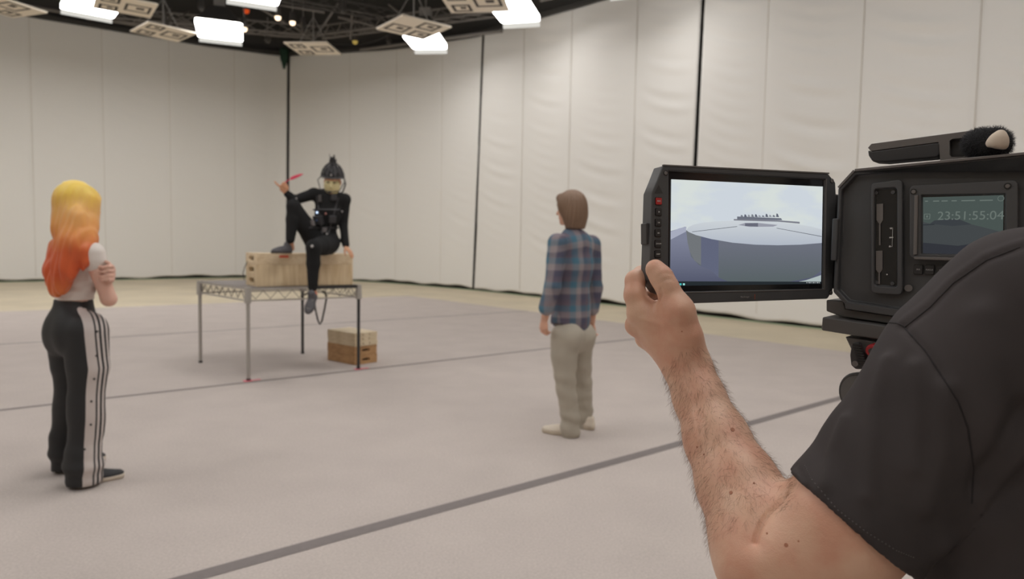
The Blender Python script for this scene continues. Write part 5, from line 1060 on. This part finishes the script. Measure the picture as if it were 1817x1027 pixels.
# palm
kx_ = {'i': (1141, 551, .786), 'm': (1134, 576, .806), 'r': (1147, 599, .824), 'p': (1165, 614, .840)}
for k_, r0, r1 in (('i', .0190, .0135), ('m', .0175, .0130), ('r', .0170, .0125), ('p', .0155, .0120)): S.cone(W0, D(*kx_[k_]), r0, r1, .012)
S.cone(D(1205, 610, .775), D(1165, 575, .795), .021, .016, .015)
# thumb
S.chain([(D(1222, 640, .765), .018), (D(1212, 596, .760), .0190), (D(1203, 552, .760), .0165), (D(1184, 510, .762), .0128)], .010); S.chain([(D(1184, 510, .762), .0125), (D(1174, 492, .765), .0128), (D(1163, 478, .7685), .0112)], .004)
S.cone(D(1196, 566, .768), D(1160, 560, .783), .0145, .0115, .018)
# index finger curls over the left edge to the back
S.chain([(D(*kx_['i']), .0132), (D(1127, 524, .788), .0118), (D(1127, 497, .795), .0112)], .006); S.chain([(D(1127, 497, .795), .0112), (D(1139, 486, .812), .0100), (D(1150, 486, .834), .0092), (D(1172, 490, .842), .0085)], .003)
S.chain([(D(*kx_['m']), .0130), (D(1130, 548, .826), .0112), (D(1140, 530, .842), .0102)], .005); S.chain([(D(1140, 530, .842), .010), (D(1158, 520, .852), .0092), (D(1180, 516, .846), .0085)], .003)
S.chain([(D(*kx_['r']), .0122), (D(1145, 572, .846), .0105), (D(1156, 552, .860), .0098)], .005); S.chain([(D(1156, 552, .860), .0096), (D(1176, 538, .866), .0088), (D(1196, 530, .858), .0082)], .003)
S.chain([(D(*kx_['p']), .0115), (D(1164, 594, .858), .0095), (D(1174, 576, .872), .009)], .005); S.chain([(D(1174, 576, .872), .0088), (D(1190, 562, .880), .008), (D(1208, 552, .876), .0075)], .003)
# knuckle bumps, wrist bone, tendon
S.ell(D(1128, 558, .786), (.008, .008, .008), None, .012); S.ell(D(1124, 577, .800), (.0085, .0085, .0085), None, .010)
S.ell(D(1205, 553, .750), (.011, .011, .011), None, .014)
# torso, neck, head, legs and the right arm: mostly outside the picture
S.chain([(A(tors[0], tors[1], zs-.04), .105), (A(tors[0], tors[1], zs-.22), .110), (pel, .115)], .05, (fo, .74))
S.cone(A(tors[0], tors[1], zs+.0), sh_L, .065, .045, .03); S.cone(A(tors[0], tors[1], zs), sh_R, .085, .062, .05)
nk = A(tors[0], tors[1], zs+.09); hdc = nk+A(.0, .0, .17)+fo*.02
head(S, hdc, unit(fo+A(-.4, 0, -.15)), (0, 0, 1), 1., nk)
S.chain([(sh_R, .056), (elR, .044), (wrR, .027)], .02); hand(S, wrR, unit(A(-.3, .9, .1)), A(-.6, -.1, -.6), A(-.5, .1, .8), .5, 1.)
for s_ in (-1, 1):
    hq = pel+lo_*s_*.09+A(0, 0, -.05); kq = A(hq[0], hq[1], .48)+fo*.03; aq = A(hq[0], hq[1], .09)-fo*.02; S.chain([(hq, .085), (kq, .055), (aq, .040)], .03)
m_arm = mat('operator_skin', (212, 160, 130), .48, sss=.12)
def armskin(m):
    nt = m.node_tree; N = nt.nodes; L = nt.links; b = N['Principled BSDF']; tc = N.new('ShaderNodeTexCoord')
    n = N.new('ShaderNodeTexNoise'); n.inputs['Scale'].default_value = 26; n.inputs['Detail'].default_value = 5; L.new(tc.outputs['Object'], n.inputs['Vector']); r = N.new('ShaderNodeValToRGB'); L.new(n.outputs['Fac'], r.inputs[0])
    r.color_ramp.elements[0].position = .36; r.color_ramp.elements[0].color = (*lin((208, 156, 131)), 1); r.color_ramp.elements[1].position = .64; r.color_ramp.elements[1].color = (*lin((216, 176, 150)), 1)
    L.new(r.outputs[0], b.inputs['Base Color'])
    n2 = N.new('ShaderNodeTexVoronoi'); n2.inputs['Scale'].default_value = 900; L.new(tc.outputs['Object'], n2.inputs['Vector']); n3 = N.new('ShaderNodeTexNoise'); n3.inputs['Scale'].default_value = 130; L.new(tc.outputs['Object'], n3.inputs['Vector'])
    ad = N.new('ShaderNodeMath'); ad.operation = 'MULTIPLY_ADD'; ad.inputs[1].default_value = .25; L.new(n2.outputs['Distance'], ad.inputs[0]); L.new(n3.outputs['Fac'], ad.inputs[2]); bp = N.new('ShaderNodeBump'); bp.inputs['Strength'].default_value = .35; bp.inputs['Distance'].default_value = .0012; L.new(ad.outputs[0], bp.inputs['Height']); L.new(bp.outputs['Normal'], b.inputs['Normal'])
armskin(m_arm)
armv, armf = S.mesh(); tt_ = BVHTree.FromPolygons([Vector(v) for v in armv], [tuple(f) for f in armf])
def onarm(x, y):
    p, n = cast(tt_, x, y); return p
def armline(pts, sub=6):
    out = []
    for (x0, y0), (x1, y1) in zip(pts[:-1], pts[1:]):
        for k in range(sub): p = onarm(x0+(x1-x0)*k/sub, y0+(y1-y0)*k/sub); out.append(p) if p is not None else None
    return out
crease = armline([(1388, 872), (1376, 888), (1362, 902), (1350, 920), (1340, 945), (1336, 962)]); ip1 = armline([(1168, 490), (1178, 484), (1190, 486)]); ip2 = armline([(1172, 500), (1184, 495), (1196, 497)]); mcp = armline([(1170, 530), (1171, 518)])
wr1 = armline([(1196, 600), (1210, 618), (1232, 622)]); cr2 = armline([(1392, 868), (1405, 862)]); web = armline([(1170, 533), (1173, 520), (1172, 512)]); t1_ = armline([(1140, 566), (1160, 572), (1182, 578)]); vein = armline([(1208, 660), (1222, 700), (1232, 740), (1236, 790)])
def arm_d(v):
    m = (v[:, 0] < fx1+.02) & (v[:, 2] > fz0-.05)
    d = np.zeros(len(v)); q = v[m]
    dd_ = groove(q, crease, .0022, .0040)+groove(q, crease, .010, .0040)+groove(q, ip1, .0014, .0006)+groove(q, ip2, .0014, .0006)+groove(q, wr1, .002, .0006)+groove(q, web, .002, .002)-groove(q, t1_, .003, .0012)-groove(q, vein, .003, .0009)+wrn(q, 55, .0008, 3)
    d[m] = dd_; return d
bod = S.build('body', m_arm, op, arm_d, 2)
# thumb nail on the side away from the screen, moles
tb2 = bvh(bod); mb = MB()
for x, y, r in ((1300, 762, .0022), (1297, 874, .0018), (1338, 857, .0010), (1395, 967, .0018), (1361, 946, .0010), (1237, 793, .0010), (1249, 806, .0008), (1417, 960, .0008), (1210, 588, .0008)):
    p, n = cast(tb2, x, y)
    if p is not None: n = unit(n); x_ = unit(np.cross(n, A(0, 0, 1))); y_ = np.cross(n, x_); mb.prism([p-n*.0004+x_*r*math.cos(t)+y_*r*math.sin(t) for t in np.linspace(0, 6.28, 9)[:-1]], n*.0008)
mb.build('mole', mat('mole_brown', (166, 110, 84), .6), bod)
av = np.array([v.co[:] for v in bod.data.vertices])+np.array(bod['_o'][:]); an = np.array([v.normal[:] for v in bod.data.vertices])
a0, a1 = D(1215, 640, .77), D(1345, 950, .65); dd_ = a1-a0; t_ = ((av-a0) @ dd_)/(dd_ @ dd_); dist = np.linalg.norm(av-a0-t_[:, None]*dd_, axis=1); mk_ = (t_ > .02) & (t_ < 1.0) & (dist < .075)
hv, hf = hairs(av[mk_], an[mk_], 5200, .006, .012, .00007, unit(a0-a1)*-.2+A(.15, 0, -.9), np.random.RandomState(9), .8)
tag(link_mesh('arm_hair', hv, hf, mat('arm_hair', (112, 78, 56), .6), bod), 'fine brown arm hair', kind='stuff')
# --- t-shirt
m_tee = mat('charcoal_jersey', (66, 61, 61), .92, noise=.12, nscale=14, bump=.25, bscale=1400, spec=.2)
axs2 = [axis(D(1390, 850, .62)[0]-.03, sh_R[0]+.2, D(1390, 850, .62)[0]-.02, sh_L[0]+.10, .0035, .012), axis(.22, .80, .44, .74, .0035, .012), axis(pel[2]-.12, zs+.22, D(1600, 1040, .6)[2]-.03, zs+.14, .0035, .012)]
S = SDF(None, None, None, axs2)
op0 = D(1512, 925, .612); sdir = unit(op0-sh_L)
S.chain([(op0+sdir*.05, .0620), (op0, .0615), (D(1600, 810, .605), .0610), (D(1665, 730, .600), .0645), (D(1728, 650, .600), .0665)], .015)
S.cone(D(1728, 650, .600), D(1850, 560, .575), .0665, .070, .03); S.cone(D(1800, 530, .590), A(tors[0], tors[1], zs+.035), .046, .075, .04); S.chain([(D(1790, 720, .60), .06), (D(1770, 900, .60), .055), (D(1765, 1100, .60), .0535)], .012)
S.chain([(A(tors[0], tors[1], zs-.03), .155), (A(tors[0], tors[1], zs-.20), .162), (pel+A(0, 0, .02), .160), (pel-A(0, 0, .06), .165)], .05, (fo, .78))
S.cone(A(tors[0], tors[1], zs+.02), nk, .09, .066, .03); S.cone(A(tors[0], tors[1], zs), sh_R, .10, .078, .05); S.cone(sh_R, sh_R+(elR-sh_R)*.6, .078, .068, .02)
T = SDF(None, None, None, axs2); T.chain([(op0+sdir*.1, .0575), (op0+sdir*.0, .0575)], .01); S.minus(T)
T = SDF(None, None, None, axs2); T.cone(nk+A(0, 0, -.02), nk+A(0, 0, .2), .06, .07, .01); S.minus(T)
T = SDF(None, None, None, axs2); T.cone(sh_R+(elR-sh_R)*.5, elR, .064, .066, .01); S.minus(T); S.cut(sh_R+(elR-sh_R)*.62, unit(elR-sh_R)) if False else None
S.cut(pel-A(0, 0, .08), (0, 0, -1))
# sleeve hem plane, only on the sleeve side
h0, h1_, h2 = D(1404, 843, .60), D(1610, 1011, .60), D(1500, 935, .53)
hn = unit(np.cross(h1_-h0, h2-h0)); hn = hn if hn @ sdir > 0 else -hn
g_ = np.meshgrid(*S.ax, indexing='ij', sparse=True); pl = (g_[0]-h0[0])*hn[0]+(g_[1]-h0[1])*hn[1]+(g_[2]-h0[2])*hn[2]
axd = np.sqrt((g_[0]-op0[0])**2+(g_[1]-op0[1])**2+(g_[2]-op0[2])**2); S.v = np.maximum(S.v, np.where(axd < .105, pl, -1).astype(np.float32))
tv, tf = S.mesh(); ts = BVHTree.FromPolygons([Vector(v) for v in tv], [tuple(f) for f in tf])
def onts(pts, sub=8):
    out = []
    for (x0, y0), (x1, y1) in zip(pts[:-1], pts[1:]):
        for k in range(sub+1):
            p, n = cast(ts, x0+(x1-x0)*k/sub, y0+(y1-y0)*k/sub)
            if p is not None: out.append(p)
    return out
def tee_d(v):
    s1 = onts([(1606, 580), (1650, 545), (1692, 502), (1750, 462), (1816, 436)]); s2 = onts([(1600, 578), (1640, 620), (1672, 668), (1700, 712), (1718, 760), (1728, 830), (1724, 900)]); s3 = onts([(1412, 825), (1435, 868), (1475, 912), (1530, 952), (1585, 985), (1618, 998)])
    s1b = onts([(1600, 570), (1644, 535), (1686, 494), (1746, 453), (1816, 427)])
    f1 = onts([(1575, 640), (1552, 720), (1545, 800), (1540, 880)]); f2 = onts([(1625, 650), (1628, 740), (1622, 830)]); f3 = onts([(1816, 790), (1760, 850), (1722, 920), (1670, 965)]); f4 = onts([(1816, 905), (1740, 950), (1690, 975)]); f5 = onts([(1500, 745), (1478, 800), (1465, 860)]); f6 = onts([(1745, 560), (1765, 680), (1760, 790)]); f7 = onts([(1680, 690), (1672, 790), (1640, 900)])
    d = groove(v, s1, .0030, .0016)+groove(v, s2, .0030, .0016)-groove(v, s1+0*0 if False else s1b, .004, .0012)+groove(v, s3, .0022, .0012)
    for f_, a, w in ((f1, .0045, .007), (f2, .0045, .007), (f3, .007, .013), (f4, .005, .012), (f5, .0035, .006), (f6, .006, .013), (f7, .005, .009)): d -= groove(v, f_, w, a)
    f8 = onts([(1816, 730), (1770, 800), (1738, 860)]); d += groove(v, f8, .010, .008)
    return d+wrn(v, 38, .0016, 6)+wrn(v, 90, .0005, 7)
tee = S.build('t_shirt', m_tee, op, tee_d, 1)
tbt = bvh(tee); m_seam = mat('tee_seam', (40, 36, 37), .95); m_stitch = mat('tee_stitch', (92, 87, 86), .9)
def ontee(pts, sub, off=0.):
    out = []
    for (x0, y0), (x1, y1) in zip(pts[:-1], pts[1:]):
        for k in range(sub):
            p, n = cast(tbt, x0+(x1-x0)*k/sub, y0+(y1-y0)*k/sub)
            if p is not None: out.append(p+unit(n)*off)
    return out
for pts in ([(1606, 580), (1650, 545), (1692, 502), (1750, 462), (1816, 436)], [(1602, 578), (1640, 620), (1672, 668), (1700, 712), (1718, 760), (1728, 830), (1724, 900)], [(1578, 572), (1592, 573), (1606, 580)]):
    q = ontee(pts, 10, -.0001)
    if len(q) > 3: mb = MB(); mb.tube(q, .00075, 6); mb.build('seam', m_seam, tee)
q = ontee([(1428, 826), (1440, 850), (1486, 904), (1538, 944), (1590, 976), (1624, 990)], 16, .0001); mb = MB()
for a, b in zip(q[::2], q[1::2]):
    if np.linalg.norm(a-b) < .02: mb.tube([a, a*.35+b*.65], .00045, 5)
mb.build('hem_stitching', m_stitch, tee)
# trousers and shoes of the operator (below the picture)
m_jean = mat('dark_trousers', (52, 52, 58), .85); lo5, hi5 = bbox([pel, A(pel[0], pel[1], .05)], .26); lo5[2] = .02; S = SDF(lo5, hi5, .012)
S.cone(pel+A(0, 0, .0), pel+A(0, 0, -.06), .135, .14, .03, (fo, .85)); feet_ = []
for s_ in (-1, 1):
    hq = pel+lo_*s_*.09+A(0, 0, -.05); kq = A(hq[0], hq[1], .48)+fo*.03; aq = A(hq[0], hq[1], .08)-fo*.02; S.chain([(hq, .105), (kq, .078), (aq, .066)], .02); feet_.append(aq)
S.build('trousers', m_jean, op, lambda v: wrn(v, 18, .004, 13), 1)
for aq in feet_:
    hh = A(aq[0], aq[1], .013)-fo*.06; tt = hh+fo*.28; lo6, hi6 = bbox([hh, tt], .1); lo6[2] = 0; S = SDF(lo6, hi6, .006); shoe(S, hh, tt, .09); S.cut(A(0, 0, .013), (0, 0, -1)); S.build('shoe', m_cb2, op, None, 1)
hhc = hdc; S = SDF(hhc-.2, hhc+.2, .008); f_ = unit(fo+A(-.4, 0, 0)); l_ = np.cross(Z_, f_); S.ell(hhc-f_*.015+A(0, 0, .03), (.086, .106, .100), [l_, f_, Z_], .01); S.ell(hhc+f_*.105+A(0, 0, -.05), (.075, .07, .10), [l_, f_, Z_], .01, 's'); S.build('hair', mat('dark_hair', (62, 50, 42), .6), op, hairdisp(hhc, .002, 30))
for ob in bpy.data.objects:
    if '_o' in ob: del ob['_o']
